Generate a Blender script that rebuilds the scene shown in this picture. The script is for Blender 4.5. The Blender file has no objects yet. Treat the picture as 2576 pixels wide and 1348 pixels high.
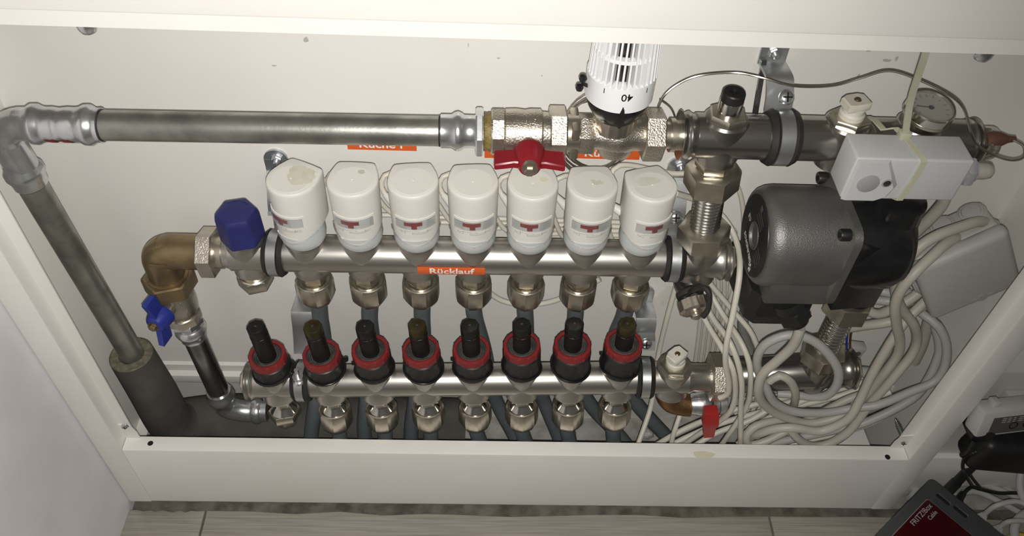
import bpy, bmesh, math, random
from mathutils import Vector, Matrix, noise
random.seed(7)
PI = math.pi
V = Vector
col = bpy.context.scene.collection

# ------------------------------------------------------------------ camera, light, exposure
CAM = V((.3626, -.4396, .9081)); PITCH, YAW, ROLL = [math.radians(a) for a in (47.594, -2.9359, 3.3393)]
FPX = 2084.4
_Rz = Matrix.Rotation(YAW, 3, 'Z')
FWD = _Rz @ V((0, math.cos(PITCH), -math.sin(PITCH)))
_u = _Rz @ V((0, math.sin(PITCH), math.cos(PITCH))); _r = _Rz @ V((1, 0, 0))
RGT = math.cos(ROLL)*_r + math.sin(ROLL)*_u
UPV = -math.sin(ROLL)*_r + math.cos(ROLL)*_u
cd = bpy.data.cameras.new('camera'); cam = bpy.data.objects.new('camera', cd); col.objects.link(cam)
cam.matrix_world = Matrix(((RGT.x, UPV.x, -FWD.x, CAM.x), (RGT.y, UPV.y, -FWD.y, CAM.y), (RGT.z, UPV.z, -FWD.z, CAM.z), (0, 0, 0, 1)))
cd.sensor_width = 36; cd.lens = FPX/2576*36; cd.clip_start = .01; cd.clip_end = 50
bpy.context.scene.camera = cam
sc = bpy.context.scene
sc.view_settings.view_transform = 'Standard'; sc.view_settings.look = 'None'
sc.view_settings.gamma = 1; sc.view_settings.use_curve_mapping = False; sc.view_settings.exposure = 0
w = bpy.data.worlds.new('dim_room'); sc.world = w; w.use_nodes = True
w.node_tree.nodes['Background'].inputs[0].default_value = (1, .96, .91, 1)
w.node_tree.nodes['Background'].inputs[1].default_value = .085
ld = bpy.data.lights.new('phone_flash', 'SPOT'); ld.energy = 19.5; ld.color = (1, .972, .925)
ld.shadow_soft_size = .0035; ld.spot_size = math.radians(128); ld.spot_blend = 1.0
lo = bpy.data.objects.new('phone_flash', ld); col.objects.link(lo)
lo.location = CAM - UPV*.015 + RGT*.002
_aim = (FWD*1.0 - RGT*.22 - UPV*.10).normalized()
lo.rotation_euler = _aim.to_track_quat('-Z', 'Y').to_euler()

def P(px, py, y):
    "point of the room at depth y behind the cabinet front that the photograph shows at px, py"
    d = FWD + RGT*((px-1288)/FPX) - UPV*((py-674)/FPX)
    return CAM + d*((y-CAM.y)/d.y)
def PZ(px, py, z):
    d = FWD + RGT*((px-1288)/FPX) - UPV*((py-674)/FPX)
    return CAM + d*((z-CAM.z)/d.z)

# ------------------------------------------------------------------ mesh helpers
def T(x, y=0, z=0):
    return Matrix.Translation(V(x) if not isinstance(x, (int, float)) else V((x, y, z)))
def R(a, ax): return Matrix.Rotation(math.radians(a), 4, ax)
def frame(o, zdir, xh=(0, 0, 1)):
    z = V(zdir).normalized(); x = V(xh)
    x = x - z*x.dot(z)
    if x.length < 1e-5: x = V((1, 0, 0)); x = x - z*x.dot(z)
    if x.length < 1e-5: x = V((0, 1, 0))
    x.normalize(); y = z.cross(x)
    o = V(o)
    return Matrix(((x.x, y.x, z.x, o.x), (x.y, y.y, z.y, o.y), (x.z, y.z, z.z, o.z), (0, 0, 0, 1)))
I4 = Matrix.Identity(4)

class G:
    def __init__(s): s.v = []; s.f = []
    def add(s, vs, fs, M=I4):
        b = len(s.v); s.v += [M @ V(p) for p in vs]; s.f += [[b+i for i in f] for f in fs]; return s
    def loft(s, rings, M=I4, c0=True, c1=True, closed=False):
        n = len(rings[0]); vs = [p for r in rings for p in r]; fs = []
        m = len(rings)
        for k in range(m if closed else m-1):
            a, b = k*n, ((k+1) % m)*n
            for i in range(n): j = (i+1) % n; fs.append((a+i, a+j, b+j, b+i))
        if not closed:
            if c0: fs.append(tuple(range(n-1, -1, -1)))
            if c1: fs.append(tuple((m-1)*n+i for i in range(n)))
        return s.add(vs, fs, M)
    def lathe(s, prof, M=I4, n=32, c0=True, c1=True, closed=False):
        return s.loft([[(max(r, 1e-5)*math.cos(2*PI*i/n), max(r, 1e-5)*math.sin(2*PI*i/n), z) for i in range(n)] for r, z in prof], M, c0, c1, closed)
    def prism(s, pts, lev, M=I4):
        return s.loft([[(x*k, y*k, z) for x, y in pts] for k, z in lev], M)
    def hexn(s, af, z0, z1, M=I4, n=6, ch=.06, ph=0):
        rc = af/2/math.cos(PI/n); c = min(abs(z1-z0)*.2, .0012)
        pts = [(rc*math.cos(2*PI*i/n+ph), rc*math.sin(2*PI*i/n+ph)) for i in range(n)]
        return s.prism(pts, [(1-ch, z0), (1, z0+c), (1, z1-c), (1-ch, z1)], M)
    def tube(s, pts, r, n=10, sub=6, M=I4, closed=False, cr=True):
        p = [V(q) for q in pts]
        if cr and len(p) > 2:
            o = []; m = len(p)
            for i in range(m if closed else m-1):
                if closed: a, b, c, d = p[(i-1) % m], p[i], p[(i+1) % m], p[(i+2) % m]
                else: a, b, c, d = p[max(i-1, 0)], p[i], p[i+1], p[min(i+2, m-1)]
                for k in range(sub):
                    t = k/sub; o.append(.5*((2*b)+(c-a)*t+(2*a-5*b+4*c-d)*t*t+(3*b-a-3*c+d)*t**3))
            if not closed: o.append(p[-1])
            p = o
        m = len(p); rings = []; prev = None
        for i in range(m):
            if closed: t = p[(i+1) % m]-p[i-1]
            else: t = p[min(i+1, m-1)]-p[max(i-1, 0)]
            t = t.normalized() if t.length > 1e-9 else V((0, 0, 1))
            if prev is None:
                x = V((0, 0, 1)) if abs(t.z) < .9 else V((1, 0, 0))
            else: x = prev
            x = (x - t*x.dot(t)).normalized(); prev = x; y = t.cross(x)
            rr = r if not isinstance(r, (list, tuple)) else r[0]+(r[1]-r[0])*i/(m-1)
            rings.append([p[i]+x*(rr*math.cos(2*PI*k/n))+y*(rr*math.sin(2*PI*k/n)) for k in range(n)])
        return s.loft(rings, M, closed=closed)
    def strip(s, pts, wdir, wd, th, M=I4, cr=False, sub=5):
        "flat bar that follows pts; wdir = width direction"
        p = [V(q) for q in pts]
        if cr:
            o = []; m = len(p)
            for i in range(m-1):
                a, b, c, d = p[max(i-1, 0)], p[i], p[i+1], p[min(i+2, m-1)]
                for k in range(sub):
                    t = k/sub; o.append(.5*((2*b)+(c-a)*t+(2*a-5*b+4*c-d)*t*t+(3*b-a-3*c+d)*t**3))
            p = o+[p[-1]]
        W = V(wdir).normalized(); rings = []
        for i in range(len(p)):
            t = (p[min(i+1, len(p)-1)]-p[max(i-1, 0)]).normalized()
            N = t.cross(W).normalized()
            rings.append([p[i]+W*a*wd/2+N*b*th/2 for a, b in ((-1, -1), (1, -1), (1, 1), (-1, 1))])
        return s.loft(rings, M)
    def box(s, x0, x1, y0, y1, z0, z1, M=I4, bev=0, seg=2):
        bm = bmesh.new(); bmesh.ops.create_cube(bm, size=1)
        for v in bm.verts: v.co = V(((x0+x1)/2+v.co.x*(x1-x0), (y0+y1)/2+v.co.y*(y1-y0), (z0+z1)/2+v.co.z*(z1-z0)))
        if bev: bmesh.ops.bevel(bm, geom=bm.edges[:], offset=bev, segments=seg, profile=.5, affect='EDGES')
        bm.verts.index_update()
        s.add([v.co.copy() for v in bm.verts], [[v.index for v in f.verts] for f in bm.faces], M); bm.free(); return s
    def poly(s, pts, d0, d1, M=I4, bev=0):
        "outline in local xy extruded from z=d0 to d1"
        if bev:
            cx = sum(p[0] for p in pts)/len(pts); cy = sum(p[1] for p in pts)/len(pts)
            def sh(k, b): return [(cx+(x-cx)*(1-b/max(.001, math.hypot(x-cx, y-cy))), cy+(y-cy)*(1-b/max(.001, math.hypot(x-cx, y-cy))), k) for x, y in pts]
            return s.loft([sh(d0, 0), sh(d1-bev, 0), sh(d1-bev*.3, bev*.3), sh(d1, bev)], M)
        return s.loft([[(x, y, d0) for x, y in pts], [(x, y, d1) for x, y in pts]], M)
    def mapv(s, fn): s.v = [V(fn(p)) for p in s.v]; return s

def wmat(o):
    M = o.matrix_basis.copy()
    while o.parent: o = o.parent; M = o.matrix_basis @ M
    return M
def put(g, name, m, parent=None, local=False, sharp=38):
    vs = g.v
    if parent is not None and not local:
        inv = wmat(parent).inverted(); vs = [inv @ p for p in vs]
    off = V((0, 0, 0))
    if parent is None and not local:
        off = V(((min(p.x for p in vs)+max(p.x for p in vs))/2, (min(p.y for p in vs)+max(p.y for p in vs))/2, min(p.z for p in vs)))
        vs = [p-off for p in vs]
    me = bpy.data.meshes.new(name); me.from_pydata([tuple(p) for p in vs], [], g.f); me.update()
    bm = bmesh.new(); bm.from_mesh(me); bmesh.ops.recalc_face_normals(bm, faces=bm.faces[:]); bm.to_mesh(me); bm.free()
    me.polygons.foreach_set('use_smooth', [True]*len(me.polygons)); me.set_sharp_from_angle(angle=math.radians(sharp))
    me.materials.append(m)
    o = bpy.data.objects.new(name, me); col.objects.link(o); o.location = off
    if parent is not None: o.parent = parent
    return o
def tag(o, label=None, cat=None, group=None, kind=None):
    if label: o['label'] = label
    if cat: o['category'] = cat
    if group: o['group'] = group
    if kind: o['kind'] = kind
    return o
def thing(name, label, cat, loc=(0, 0, 0), M=None, group=None):
    o = bpy.data.objects.new(name, None); col.objects.link(o); o.empty_display_size = .01
    if M is not None: o.matrix_basis = M
    else: o.location = loc
    return tag(o, label, cat, group)
def copy_tree(o, parent=None):
    c = o.copy(); col.objects.link(c); c.parent = parent
    for ch in list(o.children): copy_tree(ch, c)
    return c

def text_g(body, size, ext=.0001, M=I4, align='CENTER', res=3, bold=0, cutx=0, cuty=0):
    cu = bpy.data.curves.new('print', 'FONT'); cu.body = body; cu.size = size; cu.extrude = ext
    cu.align_x = align; cu.align_y = 'CENTER'; cu.resolution_u = res; cu.offset = bold
    o = bpy.data.objects.new('print', cu); col.objects.link(o)
    bpy.context.view_layer.update()
    me = bpy.data.meshes.new_from_object(o.evaluated_get(bpy.context.evaluated_depsgraph_get()))
    if cutx or cuty:
        bm = bmesh.new(); bm.from_mesh(me)
        for ax, st in ((0, cutx), (1, cuty)):
            if not st: continue
            cs = [v.co[ax] for v in bm.verts]; q = min(cs)+st
            while q < max(cs):
                co = [0, 0, 0]; no = [0, 0, 0]; co[ax] = q; no[ax] = 1
                bmesh.ops.bisect_plane(bm, geom=bm.verts[:]+bm.edges[:]+bm.faces[:], plane_co=co, plane_no=no); q += st
        bm.to_mesh(me); bm.free()
    g = G(); g.add([v.co.copy() for v in me.vertices], [list(p.vertices) for p in me.polygons], M)
    bpy.data.objects.remove(o); bpy.data.curves.remove(cu); bpy.data.meshes.remove(me)
    return g

CABLES = []
def crom(p, step=.0055):
    p = [V(q) for q in p]; o = []
    for i in range(len(p)-1):
        a, b, c, d = p[max(i-1, 0)], p[i], p[i+1], p[min(i+2, len(p)-1)]
        n = max(2, int((c-b).length/step))
        for k in range(n):
            t = k/n; o.append(.5*((2*b)+(c-a)*t+(2*a-5*b+4*c-d)*t*t+(3*b-a-3*c+d)*t**3))
    return o+[p[-1]]
def lay(name, label, pts, r, m, group=None, zmin=None):
    "note a loose cable; all are settled against each other and built at the end"
    CABLES.append(dict(name=name, label=label, p=crom(pts), r=r, m=m, group=group, zmin=zmin))

# ------------------------------------------------------------------ materials
MT = {}
def mat(name, c, rough=.5, metal=0, c2=None, scale=40, amt=1.0, stretch=(1, 1, 1), bump=0, bscale=None, rvar=0, spec=.5, alpha=1, trans=0, ior=1.45, lo=.35, hi=.65, coat=0, detail=4):
    m = bpy.data.materials.new(name); m.use_nodes = True; nt = m.node_tree; N = nt.nodes; L = nt.links
    b = N['Principled BSDF']
    def c4(c): return (c[0], c[1], c[2], 1)
    b.inputs['Roughness'].default_value = rough; b.inputs['Metallic'].default_value = metal
    b.inputs['Specular IOR Level'].default_value = spec; b.inputs['IOR'].default_value = ior
    b.inputs['Alpha'].default_value = alpha; b.inputs['Transmission Weight'].default_value = trans; b.inputs['Coat Weight'].default_value = coat
    tc = N.new('ShaderNodeTexCoord'); mp = N.new('ShaderNodeMapping'); mp.inputs['Scale'].default_value = stretch
    L.new(tc.outputs['Object'], mp.inputs['Vector'])
    nz = N.new('ShaderNodeTexNoise'); nz.inputs['Scale'].default_value = scale; nz.inputs['Detail'].default_value = detail
    L.new(mp.outputs[0], nz.inputs['Vector'])
    cr = N.new('ShaderNodeValToRGB'); cr.color_ramp.elements[0].position = lo; cr.color_ramp.elements[1].position = hi
    c2 = c2 or tuple(x*.9 for x in c)
    cr.color_ramp.elements[0].color = c4(c); cr.color_ramp.elements[1].color = c4(tuple(a+(q-a)*amt for a, q in zip(c, c2)))
    L.new(nz.outputs['Fac'], cr.inputs[0]); L.new(cr.outputs[0], b.inputs['Base Color'])
    if rvar:
        mr = N.new('ShaderNodeMapRange'); mr.inputs['To Min'].default_value = max(.02, rough-rvar); mr.inputs['To Max'].default_value = rough+rvar
        L.new(nz.outputs['Fac'], mr.inputs['Value']); L.new(mr.outputs[0], b.inputs['Roughness'])
    if bump:
        n2 = N.new('ShaderNodeTexNoise'); n2.inputs['Scale'].default_value = bscale or scale*4; n2.inputs['Detail'].default_value = 3
        L.new(mp.outputs[0], n2.inputs['Vector'])
        bp = N.new('ShaderNodeBump'); bp.inputs['Strength'].default_value = bump; bp.inputs['Distance'].default_value = .0006
        L.new(n2.outputs['Fac'], bp.inputs['Height']); L.new(bp.outputs[0], b.inputs['Normal'])
    MT[name] = m; return m
mat('white_paint', (.80, .785, .745), .33, c2=(.77, .75, .705), scale=9, bump=.02, bscale=500)
mat('plaster', (.76, .73, .75), .85, c2=(.70, .67, .69), scale=14, bump=.35, bscale=90)
mat('room_paint', (.64, .625, .60), .8, c2=(.60, .585, .56), scale=20, bump=.2, bscale=120)
mat('tile', (.375, .348, .30), .42, c2=(.24, .221, .187), scale=30, stretch=(.5, 16, 1), bump=.12, bscale=60, detail=8, lo=.3, hi=.75)
mat('grout_and_shade', (.20, .182, .15), .95, c2=(.09, .082, .068), scale=60, bump=1, bscale=220)
mat('concrete', (.44, .425, .39), .95, c2=(.28, .27, .245), scale=40, bump=1, bscale=180)
mat('rubble', (.55, .53, .49), .95, c2=(.30, .29, .27), scale=120, bump=1, bscale=300)
mat('galv_pipe', (.44, .44, .40), .38, .85, c2=(.25, .255, .23), scale=38, rvar=.12, bump=.15, bscale=300)
mat('dark_pipe', (.30, .29, .275), .26, .95, c2=(.18, .17, .165), scale=30, rvar=.08)
mat('zinc', (.78, .80, .82), .27, .92, c2=(.62, .64, .66), scale=60, rvar=.07, bump=.08, bscale=200)
mat('galv_strip', (.66, .67, .67), .36, .9, c2=(.46, .48, .49), scale=45, rvar=.1, bump=.08, bscale=250)
mat('steel', (.60, .575, .535), .36, .95, c2=(.44, .42, .385), scale=28, stretch=(.25, 3, 3), rvar=.08, bump=.05, bscale=200)
mat('steel_dark', (.44, .42, .39), .25, .95, c2=(.30, .285, .26), scale=28, stretch=(.3, 3, 3), rvar=.08)
mat('nickel', (.68, .63, .535), .32, .95, c2=(.52, .475, .39), scale=70, rvar=.08, bump=.15, bscale=260)
mat('nickel_cast', (.62, .575, .50), .34, .95, c2=(.50, .46, .39), scale=60, bump=.75, bscale=700)
mat('chrome', (.74, .72, .66), .18, 1, c2=(.64, .61, .54), scale=50)
mat('brass', (.30, .225, .125), .36, .8, c2=(.19, .14, .08), scale=45, rvar=.1, bump=.25, bscale=300)
mat('bronze', (.26, .155, .07), .42, .75, c2=(.16, .09, .04), scale=70, bump=.5, bscale=400)
mat('hemp', (.27, .20, .065), .45, c2=(.14, .10, .03), scale=300, bump=1, bscale=900)
mat('red_handle', (.24, .012, .02), .32, c2=(.21, .010, .018), scale=30)
mat('red_valve', (.42, .03, .03), .4, c2=(.36, .022, .022), scale=40)
mat('red_ring', (.25, .028, .027), .42, c2=(.19, .022, .022), scale=80)
mat('blue_plastic', (.022, .04, .28), .38, c2=(.018, .03, .22), scale=40)
mat('blue_cap', (.018, .02, .115), .5, c2=(.022, .026, .14), scale=50, bump=.2, bscale=200)
mat('white_plastic', (.72, .705, .655), .42, c2=(.70, .68, .63), scale=20)
mat('head_white', (.84, .845, .85), .35, c2=(.82, .82, .82), scale=20)
mat('drain_white', (.74, .72, .64), .45, c2=(.62, .58, .48), scale=60)
mat('grey_ring', (.56, .58, .57), .45, c2=(.53, .55, .54), scale=30)
mat('clear', (.97, .97, .96), .05, c2=(.97, .97, .96), trans=.97, ior=1.3, alpha=.55)
mat('amber', (.045, .034, .012), .40, c2=(.013, .012, .009), scale=60, spec=.35)
mat('dark_tube', (.017, .016, .014), .45, c2=(.011, .011, .010), scale=45, spec=.35)
mat('black_plastic', (.013, .013, .014), .42, c2=(.02, .02, .02), scale=60)
mat('black_gloss', (.010, .010, .011), .22, c2=(.02, .02, .02), scale=40, rvar=.1)
mat('rubber', (.016, .015, .014), .65, c2=(.03, .028, .025), scale=80)
mat('meter_grey', (.085, .082, .074), .6, c2=(.045, .044, .040), scale=150)
mat('pex', (.125, .14, .15), .48, c2=(.10, .115, .125), scale=40, bump=.05)
mat('foam', (.062, .058, .051), .9, c2=(.095, .09, .08), scale=25, bump=.4, bscale=250)
mat('foam_cut', (.19, .175, .125), .95, c2=(.11, .10, .07), scale=220, bump=.8, bscale=500)
mat('cable_white', (.66, .63, .55), .42, c2=(.62, .585, .50), scale=20)
mat('cable_grey', (.50, .475, .41), .45, c2=(.45, .42, .355), scale=16)
mat('cable_cool', (.43, .43, .405), .45, c2=(.40, .40, .37), scale=16)
mat('box_grey', (.60, .61, .61), .48, c2=(.57, .58, .58), scale=18)
mat('jbox', (.44, .44, .41), .5, c2=(.41, .41, .38), scale=15)
mat('disc_grey', (.36, .365, .375), .5, c2=(.34, .345, .355), scale=30)
mat('pump_alu', (.20, .195, .185), .42, .6, c2=(.15, .145, .14), scale=22, rvar=.08, bump=.5, bscale=900)
mat('label_orange', (.72, .13, .03), .45, c2=(.68, .12, .028), scale=30)
mat('print_white', (.85, .84, .80), .5, c2=(.82, .81, .77), scale=30)
mat('print_black', (.012, .012, .012), .5)
mat('print_grey', (.45, .44, .41), .5)
mat('print_dim', (.10, .10, .10), .5)
mat('tie', (.62, .62, .47), .4, c2=(.58, .57, .42), scale=40, trans=.15)
mat('copper_probe', (.16, .075, .05), .5, c2=(.11, .05, .035), scale=60)
mat('capillary', (.50, .47, .41), .25, .95)
mat('stain', (.58, .56, .44), .5, c2=(.64, .62, .53), scale=180, lo=.3, hi=.7)
mat('disc_stain', (.55, .535, .47), .5)
mat('stain_haze', (.69, .67, .58), .5)
mat('panel_stain', (.77, .75, .685), .35)
mat('scuff', (.50, .485, .45), .5)
mat('conduit', (.27, .27, .25), .5)
mat('stain_paint', (.69, .65, .48), .5, c2=(.67, .64, .52), scale=120)
mat('router_grey', (.075, .08, .082), .45, c2=(.065, .07, .072), scale=40)
mat('router_red', (.06, .003, .006), .3, c2=(.05, .003, .005), scale=40)
mat('adapter_white', (.50, .495, .48), .5)
mat('yellow_plug', (.55, .40, .06), .45)
mat('dial', (.62, .60, .55), .5, c2=(.58, .56, .5), scale=30)
mat('dark_hole', (.01, .01, .01), .9)
M_ = MT

# ------------------------------------------------------------------ the setting
D = .13; WI = .8138; ZB = .125; ZT = .617; YF = .022; YO = .006
XL, XR = -.0115, .8262; XLO, XRO = -.037, .8515
SXL, SXR = -.040, .858           # side panels of the recessed box
def struct(g, name, m, **k): return tag(put(g, name, m, **k), kind='structure')

floor = struct(G().box(-.6, 1.7, -1.2, .014, -.06, -.0055), 'floor', M_['grout_and_shade'])  # dark grout carried on under the front rail to paint the gap's shade
# wood-look floor tiles, each a piece of the floor; back edge chipped
def tile(x0, x1, y0, y1, chip):
    n = 14 if chip else 2
    back = [(x1+(x0-x1)*i/(n-1), y1-(random.random()*.0045 if 0 < i < n-1 else .001)) for i in range(n)]
    pts = [(x0, y0), (x1, y0)]+back
    g = G().poly(pts, -.012, 0, bev=.0012)
    return put(g, 'tile', M_['tile'], floor)
jx = [-.60, -.045, .0485, .706, 1.37, 1.7]
for i in range(1, 5): tile(jx[i]+.0011, jx[i+1]-.0011, -.115, .001, True)
jy = [-.115, -.231, -.347, -.463, -.579]
for k in range(4):
    off = (k+1)*.22 % .66
    xs = [-.045]+[x for x in (-.6+off, .06+off, .72+off, 1.38+off) if -.0 < x < 1.6]+[1.7]
    for a, b in zip(xs[:-1], xs[1:]): tile(a+.0011, b-.0011, jy[k+1]+.001, jy[k]-.001, False)
# rough screed under the cabinet
g = G(); nx, ny = 170, 26
vs = []; fs = []
for j in range(ny+1):
    for i in range(nx+1):
        x = -.05+(SXR+.9)*i/nx+.0; y = .013+(D+.02)*j/ny
        vs.append((x, y, -.0145+.007*noise.noise(V((x*30, y*30, 0)))+.004*noise.noise(V((x*110, y*110, 3)))))
for j in range(ny):
    for i in range(nx): a = j*(nx+1)+i; fs.append((a, a+1, a+nx+2, a+nx+1))
screed = struct(g.add(vs, fs), 'floor_screed', M_['concrete'])

# plaster wall that runs towards the viewer on the left, soft bulging edge against the cabinet
g = G(); zs = [-.01, .05, .12, .2, .3, .42, .55, .75, 1.0, 1.6]; rings = []
for z in zs:
    b = .0018*noise.noise(V((z*14, 0, 5))); e = .004+.002*noise.noise(V((z*22, 3, 1)))
    rings.append([(-.30, .05, z), (-.30, -1.2, z), (-.0395+b, -1.2, z), (-.0395+b, -.03, z), (-.0390+b, -.008, z), (-.0386+b*.6, -.0005, z), (-.0378+b*.3, .0045, z), (-.0378, .0062, z), (-.0378, .05, z)])
wl = struct(G().loft(rings), 'wall_left', M_['plaster'], sharp=60)
# wall around the recess, behind the frame
g = G()
for a in ((-.30, 1.7, .024+.016, .3, .70, 1.6), (SXR+.002, 1.7, .04, .3, -.02, .70), (-.30, SXL-.002, .04, .3, -.02, .70), (SXL-.002, SXR+.002, D+.012, .3, -.02, .70)): g.box(*a)
wb = struct(g, 'wall_back', M_['room_paint'])
struct(G().box(SXR+.004, 1.7, .033, .0405, .0, .083, bev=.002), 'baseboard_right', M_['white_paint'])
struct(G().box(SXR+.004, 1.7, .0325, .0405, .2505, .70, bev=.0015), 'trim_1', M_['white_paint'])

# ------------------------------------------------------------------ the cabinet
cab = thing('manifold_cabinet', 'white painted steel wall cabinet with open front around the heating manifold', 'cabinet', ((XL+XR)/2, .06, 0))
bp = put(G().box(SXL, SXR, D, D+.0015, .105, .70), 'back_panel', M_['white_paint'], cab)
# folded lip along the lower edge of the back panel
prof = [(D, .112), (D-.003, .109), (D-.003, .098), (D-.008, .094), (D-.0085, .083), (D-.006, .078), (D, .077), (D+.002, .077), (D+.002, .112)]
put(G().loft([[(x, y, z) for y, z in prof] for x in (SXL, SXR)]), 'bottom_fold', M_['white_paint'], cab)
put(G().box(SXL-.0015, SXL, YF, D+.0015, .0, .70), 'side_panel', M_['white_paint'], cab)
put(G().box(SXR, SXR+.0015, YF, D+.0015, .0, .70), 'side_panel', M_['white_paint'], cab)
put(G().box(SXL, SXR, YF, D+.0015, .698, .70), 'top_panel', M_['white_paint'], cab)
# lower side flanges inside (bent feet of the side panels)
for s, x in ((1, SXL),):
    put(G().box(min(x, x+s*.014), max(x, x+s*.014), YF+.004, D, .045, .0465), 'side_flange', M_['white_paint'], cab)
def post(xs, xi, xo):
    s = 1 if xi > xo else -1; r = .0018
    pr = [(xo, YO+r), (xo+s*r*.3, YO+r*.3), (xo+s*r, YO), (xs-s*r, YO), (xs-s*r*.3, YO+r*.3), (xs, YO+r), (xs, YF-r), (xs+s*r*.3, YF-r*.3), (xs+s*r, YF), (xi, YF), (xi, YF+.0014), (xs-s*.0015, YF+.0014), (xo, YF+.0014)]
    return put(G().loft([[(x, y, z) for x, y in pr] for z in (.010, .70)]), 'post', M_['white_paint'], cab)
pl, pr_ = post(XL, 0, XLO), post(XR, WI, XRO)
# bottom rail: front face and upward ledge
r = .002
pr = [(YO, .012), (YO, ZB-r), (YO+r*.3, ZB-r*.3), (YO+r, ZB), (YF+.0005, ZB), (YF+.0012, ZB-.0008), (YF+.0012, ZB-.012), (YF, ZB-.012), (YF, ZB-.0014), (YO+r+.001, ZB-.0014), (YO+.0014, ZB-r-.001), (YO+.0014, .012)]
rail = put(G().loft([[(x, y, z) for y, z in pr] for x in (XL+.0008, XR-.0008)]), 'bottom_rail', M_['white_paint'], cab)
# corner gussets
put(G().poly([(XL, ZB), (.004, ZB), (.0035, ZB+.012), (0, ZB+.024), (XL, ZB+.026)], 0, .0012, Matrix(((1, 0, 0, 0), (0, 0, -1, YF-.0002), (0, 1, 0, 0), (0, 0, 0, 1)))), 'corner_gusset', M_['white_paint'], cab)
put(G().poly([(XR, ZB), (WI-.004, ZB), (WI-.0035, ZB+.012), (WI, ZB+.024), (XR, ZB+.026)], 0, .0012, Matrix(((1, 0, 0, 0), (0, 0, -1, YF-.0002), (0, 1, 0, 0), (0, 0, 0, 1)))), 'corner_gusset', M_['white_paint'], cab)
# top rail: outer face in front, recessed flange below it
pr = [(YO, .70), (YO, .6385), (YO+.0006, .6372), (YO+.002, .6365), (YF-.001, .6365), (YF, .6355), (YF, ZT), (YF+.0013, ZT), (YF+.0013, .70)]
put(G().loft([[(x, y, z) for y, z in pr] for x in (XL+.0005, XR-.0005)]), 'top_rail', M_['white_paint'], cab)
put(G().box(XLO, XRO, YO+.0012, .05, .668, .70, bev=.001), 'top_cap', M_['white_paint'], cab)
# little holes and screws of the frame
for x, y in ((.0162, .0145), (.8035, .0095)):
    put(G().lathe([(.0029, ZB-.0006), (.0029, ZB+.00015), (.0024, ZB+.0002)], T(x, y, 0), 20), 'rivet_hole', M_['dark_hole'], cab)
def screw_head(M, parent, rr=.0042, name='screw', m='zinc'):
    s = put(G().lathe([(rr, 0), (rr, rr*.25), (rr*.8, rr*.5), (rr*.45, rr*.62), (rr*.2, rr*.64)], M, 20), name, M_[m], parent)
    put(G().box(-rr*.6, rr*.6, -rr*.1, rr*.1, rr*.55, rr*.67, M).box(-rr*.1, rr*.1, -rr*.6, rr*.6, rr*.55, rr*.67, M), 'cross_slot', M_['dark_hole'], s)
    return s
screw_head(frame((-.0045, YF-.0016, .1490), (0, -1, 0)), cab, .0040)
screw_head(frame((.8208, YF, .1352), (0, -1, 0)), cab, .0043)
for px, py in ((222, 68), (2470, 137)):
    p = P(px, py+4, .030)
    put(G().lathe([(.0066, -.006), (.0066, 0), (.0062, .003), (.0048, .0058), (.0025, .0072), (.0, .0075)], frame((p.x, .030, p.z+.004), (0, 0, -1)), 24), 'top_screw', M_['zinc'], cab)
# stains on the paint
def blob(cx, cy, rx, ry, seed, n=48, rough=.25):
    o = []
    for k in range(n):
        a = 2*PI*k/n; q = V((math.cos(a)*.9+seed, math.sin(a)*.9, seed))
        m = 1+rough*(1.3*noise.noise(q)+.7*noise.noise(q*2.6)+.35*noise.noise(q*7))
        o.append((cx+rx*m*math.cos(a), cy+ry*m*math.sin(a)))
    return o
p = PZ(1772, 1148, ZB)
put(G().poly(blob(p.x, p.y+.002, .011, .0045, 3), ZB, ZB+.00012), 'paint_stain', M_['stain_paint'], cab)
# ------------------------------------------------------------------ inside bottom right: white flap, foot bracket, screws
fp = [P(2040, 1108, .035), P(2240, 1085, .06), P(2345, 970, .11), P(2260, 905, .125)]
t = thing('mounting_plate', 'folded cream sheet metal flap under the cable bundle inside cabinet', 'metal plate', (.78, .08, 0))
Mx = T(.752, .082, .052) @ R(-8, 'Y') @ R(3, 'Z')
put(G().box(-.075, .07, -.035, .04, 0, .0016, Mx, bev=.0006), 'flap', M_['white_paint'], t)
put(G().box(-.075, .07, .0385, .04, .0, .03, Mx, bev=.0006), 'upstand', M_['white_paint'], t)
put(G().box(-.075, .07, -.0365, -.035, -.02, .0012, Mx, bev=.0005), 'lip', M_['white_paint'], t)
t = thing('cabinet_foot', 'galvanised adjustable foot with drilled holes in cabinet corner', 'foot bracket', (.79, .055, 0))
Mx = T(.795, .050, .014)
put(G().box(-.028, .0, -.022, .022, 0, .0025, Mx, bev=.0006), 'plate', M_['galv_strip'], t)
put(G().box(-.0022, .0, -.022, .022, .0, .014, Mx, bev=.0006), 'upright', M_['galv_strip'], t)
for a, b in ((-.019, -.008), (-.009, .012)):
    put(G().lathe([(.0035, .002), (.0035, .0028)], Mx @ T(a, b, 0), 16), 'hole', M_['dark_hole'], t)
b = put(G().lathe([(.0052, 0), (.0052, .002), (.0035, .0042), (.0015, .005)], Mx @ T(-.012, 0, .0028), 20), 'bolt', M_['zinc'], t)
put(G().lathe([(.003, -.02), (.003, .0)], Mx @ T(-.012, 0, 0), 12), 'shank', M_['zinc'], b)
pa, pb = P(2254, 1057, .04), P(2272, 1098, .028)
prof = []
for k in range(13): prof += [(.0012+.0012*min(1, k/3), k*.0021), (.0018+.0014*min(1, k/3), k*.0021+.0009)]
tag(put(G().lathe([(.0002, -.002)]+prof, frame(pa, pb-pa), 12), 'chipboard_screw', M_['galv_pipe']), 'pointed wood screw poking into cabinet beside right corner post', 'screw')

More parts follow.
